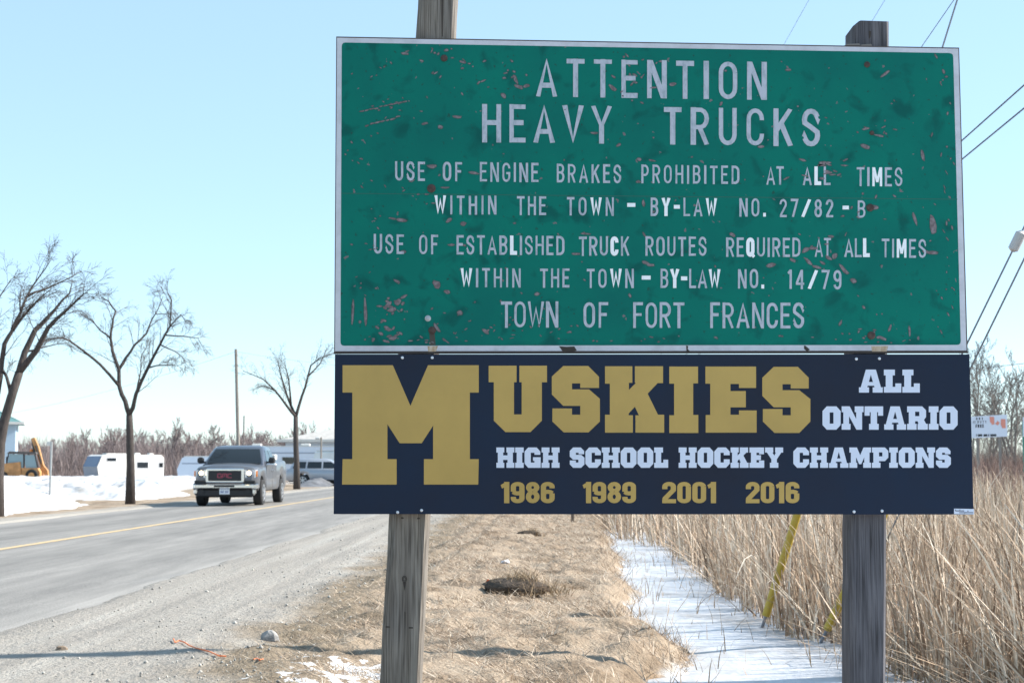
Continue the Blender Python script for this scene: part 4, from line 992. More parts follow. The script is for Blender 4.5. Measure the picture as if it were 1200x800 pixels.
# --- navy board
def navy_material():
    m = mat('navy_vinyl', (.0085, .020, .046), .36, col2=(.013, .017, .032), vscale=1.1, spec=.17, contrast=(.38, .66), detail=9)
    return m
nc = [at(392.5, 415, YB), at(1136, 415, YB), at(1141, 602.5, YB), at(391, 602, YB)]
nroot = thing('hockey_champions_sign', 'navy board with gold and white lettering under the green sign', 'sign', (nc[3].x, YB, nc[3].z))
no = nroot.location
MB().prism(nc, (0, .012, 0)).build('board', navy_material(), nroot, off=no)
gold = mat('gold_vinyl', (.45, .292, .070), .30, var=.10, vscale=2, spec=.5)
white = mat('white_vinyl', (.60, .65, .77), .42, spec=.4)
YL = YB - .0009
mb = MB()
pix_poly(mb, [(52, 72), (238, 72), (303, 222), (368, 72), (556, 72), (556, 173), (523, 173), (523, 419), (556, 419), (554, 513), (353, 513), (353, 419), (387, 419), (387, 295), (345, 360), (263, 360), (218, 290), (218, 419), (252, 419), (252, 513), (50, 513), (52, 419), (88, 419), (88, 173), (52, 173)], 3.158, 385, 405, YL)
mb.build('big_letter', gold, nroot, off=no)
mb = MB()
for pts in ([(38, 40), (136, 40), (136, 98), (127, 98), (127, 211), (154, 211), (154, 98), (146, 98), (146, 40), (243, 40), (243, 98), (225, 98), (225, 233), (185, 273), (97, 273), (56, 233), (56, 98), (38, 98)],
            [(300, 41), (388, 41), (426, 79), (426, 118), (360, 118), (360, 102), (331, 102), (331, 123), (391, 123), (429, 156), (429, 236), (389, 274), (302, 274), (262, 236), (262, 190), (331, 190), (331, 212), (360, 212), (360, 181), (300, 181), (260, 141), (260, 78)],
            [(447, 42), (543, 42), (543, 100), (531, 100), (531, 125), (556, 100), (552, 100), (552, 42), (651, 42), (651, 101), (632, 101), (597, 138), (633, 212), (655, 212), (655, 275), (554, 275), (554, 214), (566, 214), (552, 184), (530, 208), (530, 214), (545, 214), (545, 275), (447, 275), (447, 212), (464, 212), (464, 103), (447, 103)],
            [(673, 43), (774, 43), (774, 102), (757, 102), (757, 213), (775, 213), (775, 276), (673, 276), (673, 214), (690, 214), (690, 103), (673, 103)],
            [(800, 43), (978, 43), (978, 118), (918, 118), (918, 104), (888, 104), (888, 129), (942, 129), (942, 186), (888, 186), (888, 212), (918, 212), (918, 197), (980, 197), (980, 275), (801, 275), (801, 213), (817, 213), (817, 103), (800, 103)],
            [(1040, 44), (1125, 44), (1163, 82), (1163, 120), (1100, 120), (1100, 105), (1071, 105), (1071, 126), (1130, 126), (1169, 157), (1169, 236), (1130, 276), (1043, 276), (1002, 236), (1002, 192), (1071, 192), (1071, 214), (1100, 214), (1100, 186), (1040, 186), (1000, 146), (1000, 82)]):
    pix_poly(mb, pts, 3.0, 560, 415, YL)
mb.build('gold_lettering', gold, nroot, off=no)
mb = MB()
slab_word(mb, 'ALL', 1006.6, 1077.9, 432.9, 459.8, YL); slab_word(mb, 'ONTARIO', 963.9, 1122.2, 475.9, 503.2, YL)
mb.build('white_lettering', white, nroot, off=no)
mb = MB()
for t_, x0, x1 in (('HIGH', 581.7, 655.7), ('SCHOOL', 667.7, 783), ('HOCKEY', 795.3, 917.7), ('CHAMPIONS', 929.7, 1114.3)): slab_word(mb, t_, x0, x1, 524, 547.8, YL)
mb.build('white_lettering', white, nroot, off=no)
# heavy condensed numerals
def numeral(c):
    r = .23; s = .19; h = s / 2; L, Rr, B, T = h, .50 - h, h, 1 - h; cx = .25; q = Rr - cx; ry = .13
    if c == '0': return [arc(cx, T - ry, q, ry, 0, 180, 8) + arc(cx, B + ry, q, ry, 180, 360, 8) + [(Rr, T - ry)]], .50
    if c == '1': return [[(.22, 0), (.22, 1)], [(.22, .90), (.0, .77)]], .32
    if c == '2': return [[(L, .66)] + arc(cx, T - ry, q, ry, 180, 0, 8) + [(Rr, .62), (L + .01, .22), (L + .01, .1)], [(0, B), (.5, B)]], .50
    if c == '6': return [[(Rr, .70)] + arc(cx, T - ry, q, ry, 0, 180, 8) + arc(cx, B + ry, q, ry, 180, 360, 8) + [(Rr, .46)] + arc(cx, .44, q, .10, 0, 160, 6)], .50
    if c == '9': return [[(L, .30)] + arc(cx, B + ry, q, ry, 180, 360, 8) + arc(cx, T - ry, q, ry, 0, 180, 8) + [(L, .54)] + arc(cx, .56, q, .10, 180, 340, 6)], .50
    if c == '8': return [arc(cx, .74, q * .95, .165, -90, 270, 16), arc(cx, .30, q, .205, 90, 450, 16)], .50
mb = MB()
for t_, x0, x1 in (('1986', 586.7, 650), ('1989', 682.7, 745.3), ('2001', 776, 839.3), ('2016', 874, 936.7)):
    yt, yb = 564.3, 589.2; h = yb - yt; tot = sum(numeral(c)[1] for c in t_) + .045 * 3; k = (x1 - x0) / tot; x = x0
    for c in t_:
        sl, wd = numeral(c)
        for i, p in enumerate(sl):
            Lf, Rt = strip(p, .095)
            for j in range(len(p) - 1):
                e = YL - .0002 * i - 4e-5 * j
                cl_ = lambda q, e: at(x + min(max(q[0], 0), .5) * k, yb - min(max(q[1], 0), 1) * h, e)
                ribbon(mb, Lf, Rt, j, cl_, e)
        x += (wd + .045) * k
mb.build('year_numerals', gold, nroot, off=no)
scr = mat('screw_head', (.62, .64, .68), .4, .4)
for (x, y) in ((471.5, 419), (506.5, 419), (466, 600), (494, 597.7), (1003.5, 420.5), (1030.5, 420), (1000.8, 599.2), (1033.6, 598.3)):
    MB().lathe([(0, .0058), (-.0015, .0058), (-.003, .004), (-.0034, .0015)], at(x, y, YB), 'y', 10).build('screw', scr, nroot, off=no, smooth=40)
st = MB(); flat(st, [[at(1118, 595.6, YL), at(1141.2, 596.0, YL), at(1141.6, 602.2, YL), at(1118, 602.0, YL)]])
so = st.build('sticker', white, nroot, off=no)
st = MB()
for (x0, x1, y, q) in ((1119.5, 1130, 598.2, .9), (1124, 1140.5, 600.3, .9), (1119.4, 1120.2, 597.4, 1.6), (1124.6, 1125.2, 597.4, 1.6), (1133.5, 1135, 598.4, .8), (1130.4, 1131, 600.9, 1.2)):
    flat(st, [[at(x0, y - q / 2, YL - .0005), at(x1, y - q / 2, YL - .0005), at(x1, y + q / 2, YL - .0005), at(x0, y + q / 2, YL - .0005)]])
st.build('sticker_print', mat('ink', (.02, .025, .06), .6), nroot, off=no)

# ================================================================ VEHICLES
paint_silver = mat('silver_paint', (.115, .128, .158), .30, .6, coat=.4, var=.06, vscale=2)
paint_dusty = mat('dusty_silver_paint', (.125, .135, .16), .38, .55, coat=.3, col2=(.17, .165, .16), vscale=2.2, contrast=(.4, .75))
glass = mat('car_glass', (.012, .016, .020), .08, spec=.6)
chrome = mat('chrome', (.70, .71, .73), .16, 1.0)
black = mat('black_plastic', (.015, .015, .017), .55)
tyre_m = mat('tyre_rubber', (.022, .022, .023), .85)
rim_m = mat('alloy', (.52, .53, .55), .35, .8)
lamp_on = mat('lit_headlamp', (.9, .9, .85), .3, emit=(1, .78, .42), estr=3.0)
lens = mat('lamp_lens', (.62, .64, .66), .12, spec=.7)
amber = mat('amber_lens', (.75, .22, .03), .3)
red = mat('red_badge', (.30, .045, .075), .4)
def wheel(parent, x, y, r, wd, side):
    t = MB().lathe([(-wd / 2, r * .62), (-wd / 2, r * .93), (-wd / 2 + .03, r), (wd / 2 - .03, r), (wd / 2, r * .93), (wd / 2, r * .62)], (x, y, r), 'x', 28).build('wheel', tyre_m, parent, smooth=40)
    xo = x + side * (wd / 2 + .004)
    m = MB().lathe([(side * -.03, r * .64), (side * .006, r * .64), (side * .008, r * .58), (side * -.02, r * .54), (side * -.02, r * .16), (side * .02, r * .13)], (xo, y, r), 'x', 24)
    for k in range(6):
        a = 2 * math.pi * k / 6; rot = Matrix.Rotation(a, 3, 'X')
        m.box(Vector((xo, y, r)) + rot @ Vector((0, 0, r * .36)), (.03, r * .17, r * .46), rot)
    m.build('rim', rim_m, t, smooth=40)
def body_ring(y, hw, z0, z1, crown, sh=.12, tumble=.03, low=.04):
    """cross-section of a car body at station y"""
    zs = z0 + (z1 - z0) * .55
    half = [(hw - low, z0), (hw, z0 + .10), (hw + .012, zs), (hw - .005, z1 - sh), (hw - tumble - .02, z1 - sh * .35), (hw - tumble - .09, z1 - .01), (hw * .55, z1 + crown * .7), (0, z1 + crown)]
    L = [Vector((-x, y, z)) for x, z in half]; Rg = [Vector((x, y, z)) for x, z in half[:-1]][::-1]
    return L + Rg
def arch_z(y, z0, wheels, r, zc):
    z = z0
    for wy in wheels:
        d = abs(y - wy)
        if d < r: z = max(z, zc + math.sqrt(r * r - d * d))
    return z
def stations(base, wheels, r):
    ys = set(base)
    for wy in wheels:
        for k in range(13):
            ys.add(round(wy - r + 2 * r * k / 12 * .9999 + 1e-4, 4))
        ys.add(wy - r - .004); ys.add(wy + r + .004)
    return sorted(ys)
def interp(y, tab):
    for (a, va), (b, vb) in zip(tab, tab[1:]):
        if y <= b:
            f = 0 if y < a else (y - a) / (b - a); return va + (vb - va) * f
    return tab[-1][1]
def cab_ring(z, y0, y1, hw, c=.12):
    p = [(-hw + c * .5, y0 + .0), (0, y0 - .05), (hw - c * .5, y0), (hw, y0 + c), (hw, y1 - c), (hw - c, y1), (-hw + c, y1), (-hw, y1 - c), (-hw, y0 + c)]
    return [Vector((x, y, z)) for x, y in p]
def panel(a, b, c, d, nrm, o=.012):
    n_ = Vector(nrm).normalized() * o
    return [Vector(a) + n_, Vector(b) + n_, Vector(c) + n_, Vector(d) + n_]
def quadsheet(mb, a, b, c, d, nrm, o=.012, th=.006):
    q = panel(a, b, c, d, nrm, o); mb.prism(q, -Vector(nrm).normalized() * th)

def pickup_truck():
    p = on(266, 590.5, 0)
    root = thing('pickup_truck', 'silver pickup truck with lit headlights driving up the far lane', 'pickup truck', (-9.12, 44.3, .0), rz=R(0.6))
    W = [1.02, 4.66]; r = .40
    ztop = [(.05, 1.10), (.14, 1.17), (.5, 1.21), (1.45, 1.26), (1.6, 1.29), (3.55, 1.31), (3.6, 1.38), (5.72, 1.42), (5.8, 1.34)]
    hwt = [(.05, .80), (.14, .90), (.4, .965), (1.2, .985), (5.4, .985), (5.8, .95)]
    ys = stations([.05, .14, .3, .5, .8, 1.45, 1.6, 2.2, 2.9, 3.55, 3.6, 4.2, 5.3, 5.72, 5.8], W, .50)
    rings = []
    for y in ys:
        z0 = arch_z(y, .47 if y > .3 else .62, W, .50, r + .02)
        rings.append(body_ring(y, interp(y, hwt), z0, interp(y, ztop), .05 if y < 1.6 else .0, sh=.10))
    MB().loft(rings).build('body', paint_dusty, root, smooth=35)
    # inner chassis hides daylight through the arches
    MB().box((0, 2.9, .60), (1.5, 5.0, .36)).box((0, .75, .62), (1.40, 1.1, .5)).build('chassis', black, root)
    # cab
    rr = [cab_ring(1.22, 1.42, 3.62, .955, .10), cab_ring(1.33, 1.52, 3.60, .945, .11), cab_ring(1.58, 1.83, 3.56, .86, .12), cab_ring(1.76, 2.10, 3.50, .785, .13), cab_ring(1.83, 2.24, 3.42, .73, .14), cab_ring(1.865, 2.48, 3.2, .60, .16)]
    MB().loft(rr).build('cab', paint_silver, root, smooth=40)
    # glazing: windscreen follows the cab front
    mb = MB()
    n_ = Vector((0, -.67, .74))
    def front(z, x):
        y = interp(z, [(1.22, 1.42), (1.33, 1.52), (1.58, 1.83), (1.76, 2.10)]); hw = interp(z, [(1.22, .955), (1.33, .945), (1.58, .86), (1.76, .785)])
        return Vector((x * (hw - .10), y - .05 * (1 - abs(x)) - .014, z))
    rows = []
    for z in (1.29, 1.44, 1.60, 1.75): rows.append([front(z, x) for x in (-1, -.66, -.33, 0, .33, .66, 1)])
    mb.add([q for rw in rows for q in rw], [(i * 7 + j, i * 7 + j + 1, (i + 1) * 7 + j + 1, (i + 1) * 7 + j) for i in range(3) for j in range(6)])
    mb.build('windscreen', glass, root, smooth=True)
    mb = MB(); mb.tube([front(1.285, -.95) + Vector((0, -.02, 0)), front(1.285, 0) + Vector((0, -.03, 0)), front(1.285, .95) + Vector((0, -.02, 0))], .018, 6); mb.build('wiper_cowl', black, root)
    for s in (-1, 1):
        def side(y, z): return (s * interp(z, [(1.22, .955), (1.33, .945), (1.58, .86), (1.76, .785)]), y, z)
        mb = MB(); quadsheet(mb, side(1.86, 1.35), side(2.66, 1.35), side(2.66, 1.71), side(2.24, 1.71), (s, 0, .35)); mb.build('side_window', glass, root)
        mb = MB(); quadsheet(mb, side(2.76, 1.35), side(3.42, 1.35), side(3.36, 1.71), side(2.76, 1.71), (s, 0, .35)); mb.build('side_window', glass, root)
        # doors: thin raised panel outlines with handle
        d = MB().box((s * .992, 2.14, .90), (.012, 1.12, .72), bev=.005).build('door', paint_dusty, root)
        MB().box((s * 1.012, 2.55, 1.08), (.03, .17, .04), bev=.01).build('handle', chrome, d)
        d = MB().box((s * .992, 3.12, .90), (.012, .76, .72), bev=.005).build('door', paint_dusty, root)
        MB().box((s * 1.012, 2.90, 1.08), (.03, .12, .04), bev=.01).build('handle', chrome, d)
        m_ = MB(); m_.box((s * 1.12, 1.83, 1.39), (.20, .13, .20), bev=.05); m_.box((s * .985, 1.86, 1.33), (.14, .06, .06)); m_.build('wing_mirror', black, root)
        # headlights, lit
        h = MB(); h.loft([[Vector((s * .60, .035, .86)), Vector((s * .90, .115, .86)), Vector((s * .91, .115, 1.08)), Vector((s * .59, .035, 1.10))], [Vector((s * .60, .13, .86)), Vector((s * .94, .30, .86)), Vector((s * .94, .34, 1.10)), Vector((s * .59, .13, 1.10))]])
        ho = h.build('headlight', lens, root)
        MB().lathe([(0, .068), (-.02, .062), (-.03, .04)], (s * .72, .05, 1.0), 'y', 16).build('bulb', lamp_on, ho)
        MB().box((s * .925, .20, .98), (.04, .09, .17), Matrix.Rotation(s * .45, 3, 'Z')).build('turn_lamp', amber, ho)
        MB().lathe([(0, .085), (-.012, .085)], (s * .70, .015, .43), 'y', 16).build('fog_lamp', black, root)
        for wy in W: wheel(root, s * .875, wy, r, .27, s)
    # grille
    g = MB().box((0, .03, .925), (1.16, .08, .44), bev=.03).build('grille', chrome, root)
    MB().box((0, -.012, .92), (1.0, .02, .31), bev=.004).build('mesh', black, g)
    b = MB()
    def badge(segs):
        for (x0, z0, x1, z1) in segs: b.box(((x0 + x1) / 2, -.026, (z0 + z1) / 2), (max(abs(x1 - x0), .03), .012, max(abs(z1 - z0), .028)))
    zc = .92; hh_ = .055
    badge([(-.21, zc + hh_, -.09, zc + hh_), (-.21, zc - hh_, -.09, zc - hh_), (-.21, zc - hh_, -.21, zc + hh_), (-.09, zc - hh_, -.09, zc), (-.14, zc, -.09, zc),
           (-.06, zc - hh_, -.06, zc + hh_), (.06, zc - hh_, .06, zc + hh_), (0, zc - .03, 0, zc + hh_), (-.06, zc + hh_, .06, zc + hh_),
           (.10, zc - hh_, .10, zc + hh_), (.10, zc + hh_, .21, zc + hh_), (.10, zc - hh_, .21, zc - hh_)])
    b.build('badge', red, g)
    MB().box((0, .055, .735), (1.84, .10, .09), bev=.02).build('lower_dark_strip', black, root)  # black strip between grille and bumper
    # bumper and valance
    MB().box((0, .03, .60), (1.86, .20, .20), bev=.06).box((-.93, .2, .60), (.10, .4, .19), bev=.04).box((.93, .2, .60), (.10, .4, .19), bev=.04).build('bumper', chrome, root, smooth=40)
    MB().box((0, -.076, .605), (.62, .012, .055), bev=.004).build('bumper_slot', black, root)
    MB().box((0, .10, .40), (1.74, .16, .26), bev=.05).build('valance', black, root)
    for s in (-1, 1): MB().box((s * .88, .08, .44), (.12, .16, .20), bev=.05).build('bumper_end', chrome, root)
    pl_ = MB().box((0, .0, .44), (.31, .02, .16), bev=.004).build('licence_plate', mat('plate_white', (.72, .74, .78), .4), root)
    m_ = MB()
    for k in range(7):
        if k != 3: m_.box((-.105 + k * .035, -.0125, .435), (.018, .005, .06))
    m_.build('plate_characters', mat('plate_blue', (.05, .09, .28), .5), pl_)
    # load in the bed, interior seats seen through the glass are dark
    MB().box((.70, 3.95, 1.50), (.42, .4, .18), bev=.02).build('toolbox', mat('bed_box', (.65, .64, .60), .6), root)
    MB().box((0, 5.84, .62), (1.8, .14, .18), bev=.04).build('rear_bumper', chrome, root)
    return root
pickup_truck()

paint_pale = mat('pale_silver_paint', (.36, .38, .42), .35, .4, coat=.3)
def parked_suv():
    Y = 92.0; x0 = at(338, 547, Y).x
    root = thing('parked_suv', 'silver vehicle parked side-on behind the slender roadside tree', 'car', (x0, Y, 0), rz=R(90))
    # local y runs along the vehicle (front at y=0), so place the front to the right
    root.location.x = x0 + 4.9; root.rotation_euler.z = R(90)
    W = [.95, 3.85]; r = .36
    ztop = [(0, .72), (.1, .84), (1.1, 1.0), (1.3, 1.06), (4.6, 1.10), (4.85, 1.05), (4.9, .95)]
    hwt = [(0, .74), (.2, .88), (4.6, .92), (4.9, .86)]
    rings = []
    for y in stations([0, .1, .3, .8, 1.1, 1.3, 2, 3, 4.3, 4.6, 4.85, 4.9], W, .43):
        rings.append(body_ring(y, interp(y, hwt), arch_z(y, .32, W, .43, r + .01), interp(y, ztop), .03 if y < 1.3 else 0, sh=.1))
    MB().loft(rings).build('body', paint_pale, root, smooth=35)
    MB().box((0, 2.4, .48), (1.4, 4.0, .4)).build('chassis', black, root)
    rr = [cab_ring(1.0, 1.05, 4.75, .90, .1), cab_ring(1.08, 1.15, 4.72, .89, .1), cab_ring(1.5, 1.98, 4.45, .76, .12), cab_ring(1.66, 2.3, 4.2, .69, .14), cab_ring(1.71, 2.55, 3.9, .58, .15)]
    MB().loft(rr).build('cab', paint_pale, root, smooth=40)
    for s in (-1, 1):
        def side(y, z): return (s * interp(z, [(1.0, .90), (1.08, .89), (1.5, .76), (1.66, .69)]), y, z)
        for (ya, yb, yc, yd) in ((1.5, 2.6, 2.6, 2.12), (2.7, 3.6, 3.55, 2.7), (3.7, 4.5, 4.3, 3.66)):
            mb = MB(); quadsheet(mb, side(ya, 1.10), side(yb, 1.10), side(yc, 1.5), side(yd, 1.5), (s, 0, .3), o=.02); mb.build('side_window', glass, root)
        MB().box((s * .98, 1.62, 1.13), (.18, .12, .15), bev=.03).build('wing_mirror', mat('mirror_white', (.7, .7, .72), .4), root)
        for wy in W: wheel(root, s * .82, wy, r, .23, s)
        MB().box((s * .92, 2.4, .36), (.03, 2.2, .07), bev=.01).build('side_step', black, root)
    mb = MB(); mb.add([(-.72, 1.17, 1.10), (.72, 1.17, 1.10), (.60, 1.96, 1.50), (-.60, 1.96, 1.50)], [(0, 1, 2, 3)]); mb.build('windscreen', glass, root)
    MB().box((0, 4.92, .5), (1.5, .12, .2), bev=.04).build('bumper', chrome, root)
    for s in (-1, 1): MB().box((s * .78, 4.86, .85), (.16, .06, .22), bev=.02).build('tail_lamp', red, root)
parked_suv()

# --- trailers
white_body = mat('trailer_white', (.60, .59, .56), .45, var=.06, vscale=1.2)
shade_blue_body = mat('trailer_shade_blue', (.55, .60, .68), .4)  # blue of the shade painted into the pale trailer sides
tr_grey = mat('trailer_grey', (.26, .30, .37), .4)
def camper():
    root = thing('camper_trailer', 'white camper trailer with a slanted front shaded grey, behind the round crowned tree', 'trailer', (at(146, 547, 122).x, 122, -.3), rz=R(46))
    # local x along the side (length), front face at -x; side facing local -y
    Ln, Wd, Z0, Z1 = 6.1, 2.3, .5, 2.5
    prof = [(-Ln / 2 + .05, Z0 + .1), (-Ln / 2 - .12, 1.5), (-Ln / 2 + .28, Z1 - .12), (-Ln / 2 + .6, Z1), (Ln / 2 - .25, Z1), (Ln / 2, Z1 - .25), (Ln / 2, Z0 + .25), (Ln / 2 - .4, Z0), (-Ln / 2 + .5, Z0)]
    MB().prism([(x, -Wd / 2, z) for x, z in prof], (0, Wd, 0)).build('body', white_body, root)
    m_ = MB(); m_.prism([(-Ln / 2 - .14, -Wd / 2 + .06, 1.5), (-Ln / 2 + .255, -Wd / 2 + .06, Z1 - .14), (-Ln / 2 + .255, Wd / 2 - .06, Z1 - .14), (-Ln / 2 - .14, Wd / 2 - .06, 1.5)], (-.015, 0, .006)); m_.build('front_window', mat('trailer_front_glass', (.15, .19, .27), .25), root)
    m_ = MB(); m_.prism([(-Ln / 2 + .03, -Wd / 2 + .03, Z0 + .14), (-Ln / 2 - .14, -Wd / 2 + .03, 1.47), (-Ln / 2 - .14, Wd / 2 - .03, 1.47), (-Ln / 2 + .03, Wd / 2 - .03, Z0 + .14)], (-.012, 0, 0)); m_.build('front_panel', tr_grey, root)  # grey over the white body paints in the shade on the front
    for (x, z, a, b) in ((-1.9, 2.1, .9, .32), (1.0, 1.65, 1.1, .55), (2.75, 1.65, .45, .45)):
        w_ = MB().box((x, -Wd / 2 - .012, z), (a, .024, b), bev=.008).build('window', mat('trailer_window_frame', (.45, .46, .48), .5), root); MB().box((x, -Wd / 2 - .03, z), (a - .1, .014, b - .1)).build('pane', glass, w_)
    MB().box((-.6, 0, Z1 + .06), (2.6, .7, .1), bev=.03).box((1.2, .2, Z1 + .08), (.5, .5, .16), bev=.03).box((2.3, -.2, Z1 + .07), (.4, .4, .14), bev=.03).build('roof_vent', white_body, root)
    for s in (-1, 1):
        for x in (.1, .95): wheel_ = MB().lathe([(-.1, .32), (.1, .32)], (0, 0, 0), 'y', 16); wheel_.v = [(v[0] + x, v[1] + s * 1.0, v[2] + .32) for v in wheel_.v]; wheel_.build('wheel', tyre_m, root)
    MB().tube([(-Ln / 2 + .3, .5, .6), (-Ln / 2 - 1.3, 0, .55)], .05, 6).tube([(-Ln / 2 + .3, -.5, .6), (-Ln / 2 - 1.3, 0, .55)], .05, 6).build('hitch', black, root)
camper()
def box_trailer(name, label, px, Y, Ln, Z1, rz, body, lit, px_extra=None, wins=(), vents=()):
    root = thing(name, label, 'trailer', (at(px, 547, Y).x, Y, -.2), rz=rz)
    Wd, Z0 = 2.4, .55
    prof = [(-Ln / 2 + .1, Z0), (-Ln / 2, 1.2), (-Ln / 2 + .35, Z1 - .1), (-Ln / 2 + .55, Z1), (Ln / 2 - .12, Z1), (Ln / 2, Z1 - .12), (Ln / 2, Z0)]
    MB().prism([(x, -Wd / 2, z) for x, z in prof], (0, Wd, 0)).build('body', body, root)
    MB().prism([(x * .995, -Wd / 2 - .02, z + .004) for x, z in ((-Ln / 2 + .5, Z1), (Ln / 2, Z1), (Ln / 2, Z1 + .06), (-Ln / 2 + .5, Z1 + .06))], (0, Wd + .04, 0)).build('roof', white_body, root)
    MB().box((.2, -Wd / 2 - .008, Z1 - .5), (Ln * .9, .016, .10)).build('stripe', tr_grey, root)
    for (x, z, a, b) in wins:
        w_ = MB().box((x, -Wd / 2 - .015, z), (a, .03, b), bev=.01).build('window', mat('trailer_window_frame', (.45, .46, .48), .5), root); MB().box((x, -Wd / 2 - .036, z), (a - .1, .014, b - .1)).build('pane', glass, w_)
    for x in vents: MB().box((x, 0, Z1 + .16), (.7, .7, .2), bev=.04).build('roof_vent', white_body, root)
    for s in (-1, 1):
        m_ = MB().lathe([(-.1, .33), (.1, .33)], (0, 0, 0), 'y', 16); m_.v = [(v[0] + .6, v[1] + s * 1.02, v[2] + .33) for v in m_.v]; m_.build('wheel', tyre_m, root)
box_trailer('camper_trailer', 'pale camper trailer showing left of the silver pickup truck', 233, 112, 3.2, 2.15, R(12), shade_blue_body, None)
box_trailer('travel_trailer', 'long travel trailer with its side in grey blue shade between the pickup and the parked vehicle', 336, 118, 8.2, 3.0, R(2), shade_blue_body, None, wins=((.3, 1.9, 1.1, .6), (-2.2, 1.95, .9, .5)), vents=(1.5, -2.4))
box_trailer('travel_trailer', 'white trailer end catching the sun at the edge of the navy board', 393, 108, 2.6, 2.55, R(52), white_body, None)  # separate white box standing for the long trailer's sunlit end

# --- backhoe
def backhoe():
    Y = 125; o = at(30, 547, Y)
    root = thing('backhoe', 'tan backhoe with raised boom behind the snow heap, beside the blue house', 'backhoe', (o.x, Y, -.05), rz=R(4))
    k = Y / F
    X = lambda px: (px - 30) * k
    Zp = lambda py: CAMZ + .05 + (547 - py) * k
    tan = mat('tan_paint', (.52, .26, .10), .6, var=.3, vscale=2)
    def side(pts, y0, d): return [(X(a), y0, Zp(b)) for a, b in pts], (0, d, 0)
    m_ = MB()
    m_.prism(*side([(3, 548), (8, 543), (27, 541), (29, 562), (4, 562)], -.9, 1.8)); m_.prism(*side([(29, 548), (47, 548), (50, 553), (50, 560), (44, 564), (29, 564)], -.98, 1.96)); m_.build('body', tan, root)
    m_ = MB()
    for (a, b) in (((10, 549), (13, 531)), ((31, 549), (30.5, 530)), ((47, 549), (43, 532))):
        for y in (-.75, .75): m_.tube([(X(a[0]), y, Zp(a[1])), (X(b[0]), y, Zp(b[1]))], .06, 6)
    m_.build('cab_frame', black, root)
    m_ = MB(); m_.prism(*side([(11, 531.5), (45, 532), (44, 529.5), (14, 528.8)], -.85, 1.7)); m_.build('cab_roof', mat('cab_roof_dark', (.09, .08, .075), .6), root)
    m_ = MB(); m_.prism(*side([(11, 548.5), (14, 532), (29.5, 532), (30, 548.5)], -.74, .03)); m_.prism(*side([(32, 548), (31.5, 533), (42.5, 533), (46, 548)], -.74, .03)); m_.build('cab_window', mat('cab_glass', (.22, .33, .38), .1, spec=.6), root)
    m_ = MB(); m_.prism(*side([(36, 513.5), (40, 512.5), (45, 524), (51, 545), (56, 551), (57, 557), (53, 557), (49, 550), (43, 532)], -.2, .4)); m_.build('boom', tan, root)
    m_ = MB(); m_.prism(*side([(36, 514), (38, 513), (41, 532), (39, 532)], -.16, .3)); m_.tube([(X(42), -.25, Zp(522)), (X(49), -.25, Zp(543))], .07, 6); m_.build('dipper_arm', mat('steel_dark', (.06, .05, .045), .5, .3), root)
    MB().lathe([(0, .16), (.16, .15), (.24, .08)], (X(36), 0, Zp(529.3)), 'z', 12).build('beacon', mat('beacon_orange', (.85, .22, .03), .3), root)
    MB().tube([(X(9), -.3, Zp(545)), (X(9), -.3, Zp(535))], .05, 8).build('exhaust_pipe', black, root)
    for (x, r_) in ((8, .42), (41, .52)):
        for s in (-1, 1):
            w_ = MB().lathe([(-.2, r_ * .9), (-.15, r_), (.15, r_), (.2, r_ * .9)], (X(x), s * .95, r_), 'y', 20).build('wheel', tyre_m, root); MB().lathe([(-.21, r_ * .5), (.21, r_ * .5)], (X(x), s * .95, r_), 'y', 16).build('rim', tan, w_)
backhoe()

# --- buildings
def house(label, Y, px0, px1, depth, y_eave, y_ridge, hip_l, hip_r, wall, roof, over=.45, name='house', z0=-.3, rz=0.0):
    a, b = at(px0, 547, Y).x, at(px1, 547, Y).x
    ze, zr = CAMZ + (547 - y_eave) * Y / F, CAMZ + (547 - y_ridge) * Y / F
    root = thing(name, label, 'house', ((a + b) / 2, Y, 0)); ox = root.location.x
    a -= ox; b -= ox
    if rz:                       # turn about the right front corner
        root.location.x += b; a, b = a - b, 0.0; root.rotation_euler.z = rz
    MB().box(((a + b) / 2, depth / 2, (ze + z0) / 2), (b - a, depth, ze - z0)).build('wall', wall, root)
    e = over; m_ = MB()
    v = [(a - e, -e, ze), (b + e, -e, ze), (b + e, depth + e, ze), (a - e, depth + e, ze), (a + hip_l, depth / 2, zr), (b - hip_r, depth / 2, zr)]
    m_.add(v, [(0, 1, 5, 4), (1, 2, 5), (2, 3, 4, 5), (3, 0, 4), (3, 2, 1, 0)]); m_.build('roof', roof, root)
    m_ = MB()
    for (c, s) in (((0 + (a + b) / 2, -e - .02, ze - .02), (b - a + 2 * e + .08, .06, .26)), ((b + e + .02, depth / 2, ze - .02), (.06, depth + 2 * e, .26)), ((a - e - .02, depth / 2, ze - .02), (.06, depth + 2 * e, .26))): m_.box(c, s)
    m_.build('fascia', white_body, root)
    return root, a, b, ze
hr, ha, hb, hz = house('pale blue house with a teal roof at the left border of the photo', 150, -75, 17, 9, 495.5, 470, 4.6, 4.6, mat('blue_siding', (.36, .47, .58), .7, var=.06), mat('teal_roof', (.10, .22, .22), .6, var=.1, vscale=3), over=.8, rz=R(17.5))
w_ = MB().box((hb - 3.4, -.02, 2.6), (1.3, .06, 1.3)).build('window', white_body, hr); MB().box((hb - 3.4, -.06, 2.6), (1.1, .03, 1.1)).build('pane', glass, w_)
br_, ba, bb, bz = house('low building with a pale grey roof behind the long trailer', 145, 334, 470, 9, 516, 502, 3.4, 3.4, mat('shade_blue_wall', (.46, .54, .64), .7, var=.05), mat('grey_roof', (.42, .40, .375), .8, var=.18, vscale=2.5), over=.7, name='low_building')  # blue of the wall is shade put into its colour
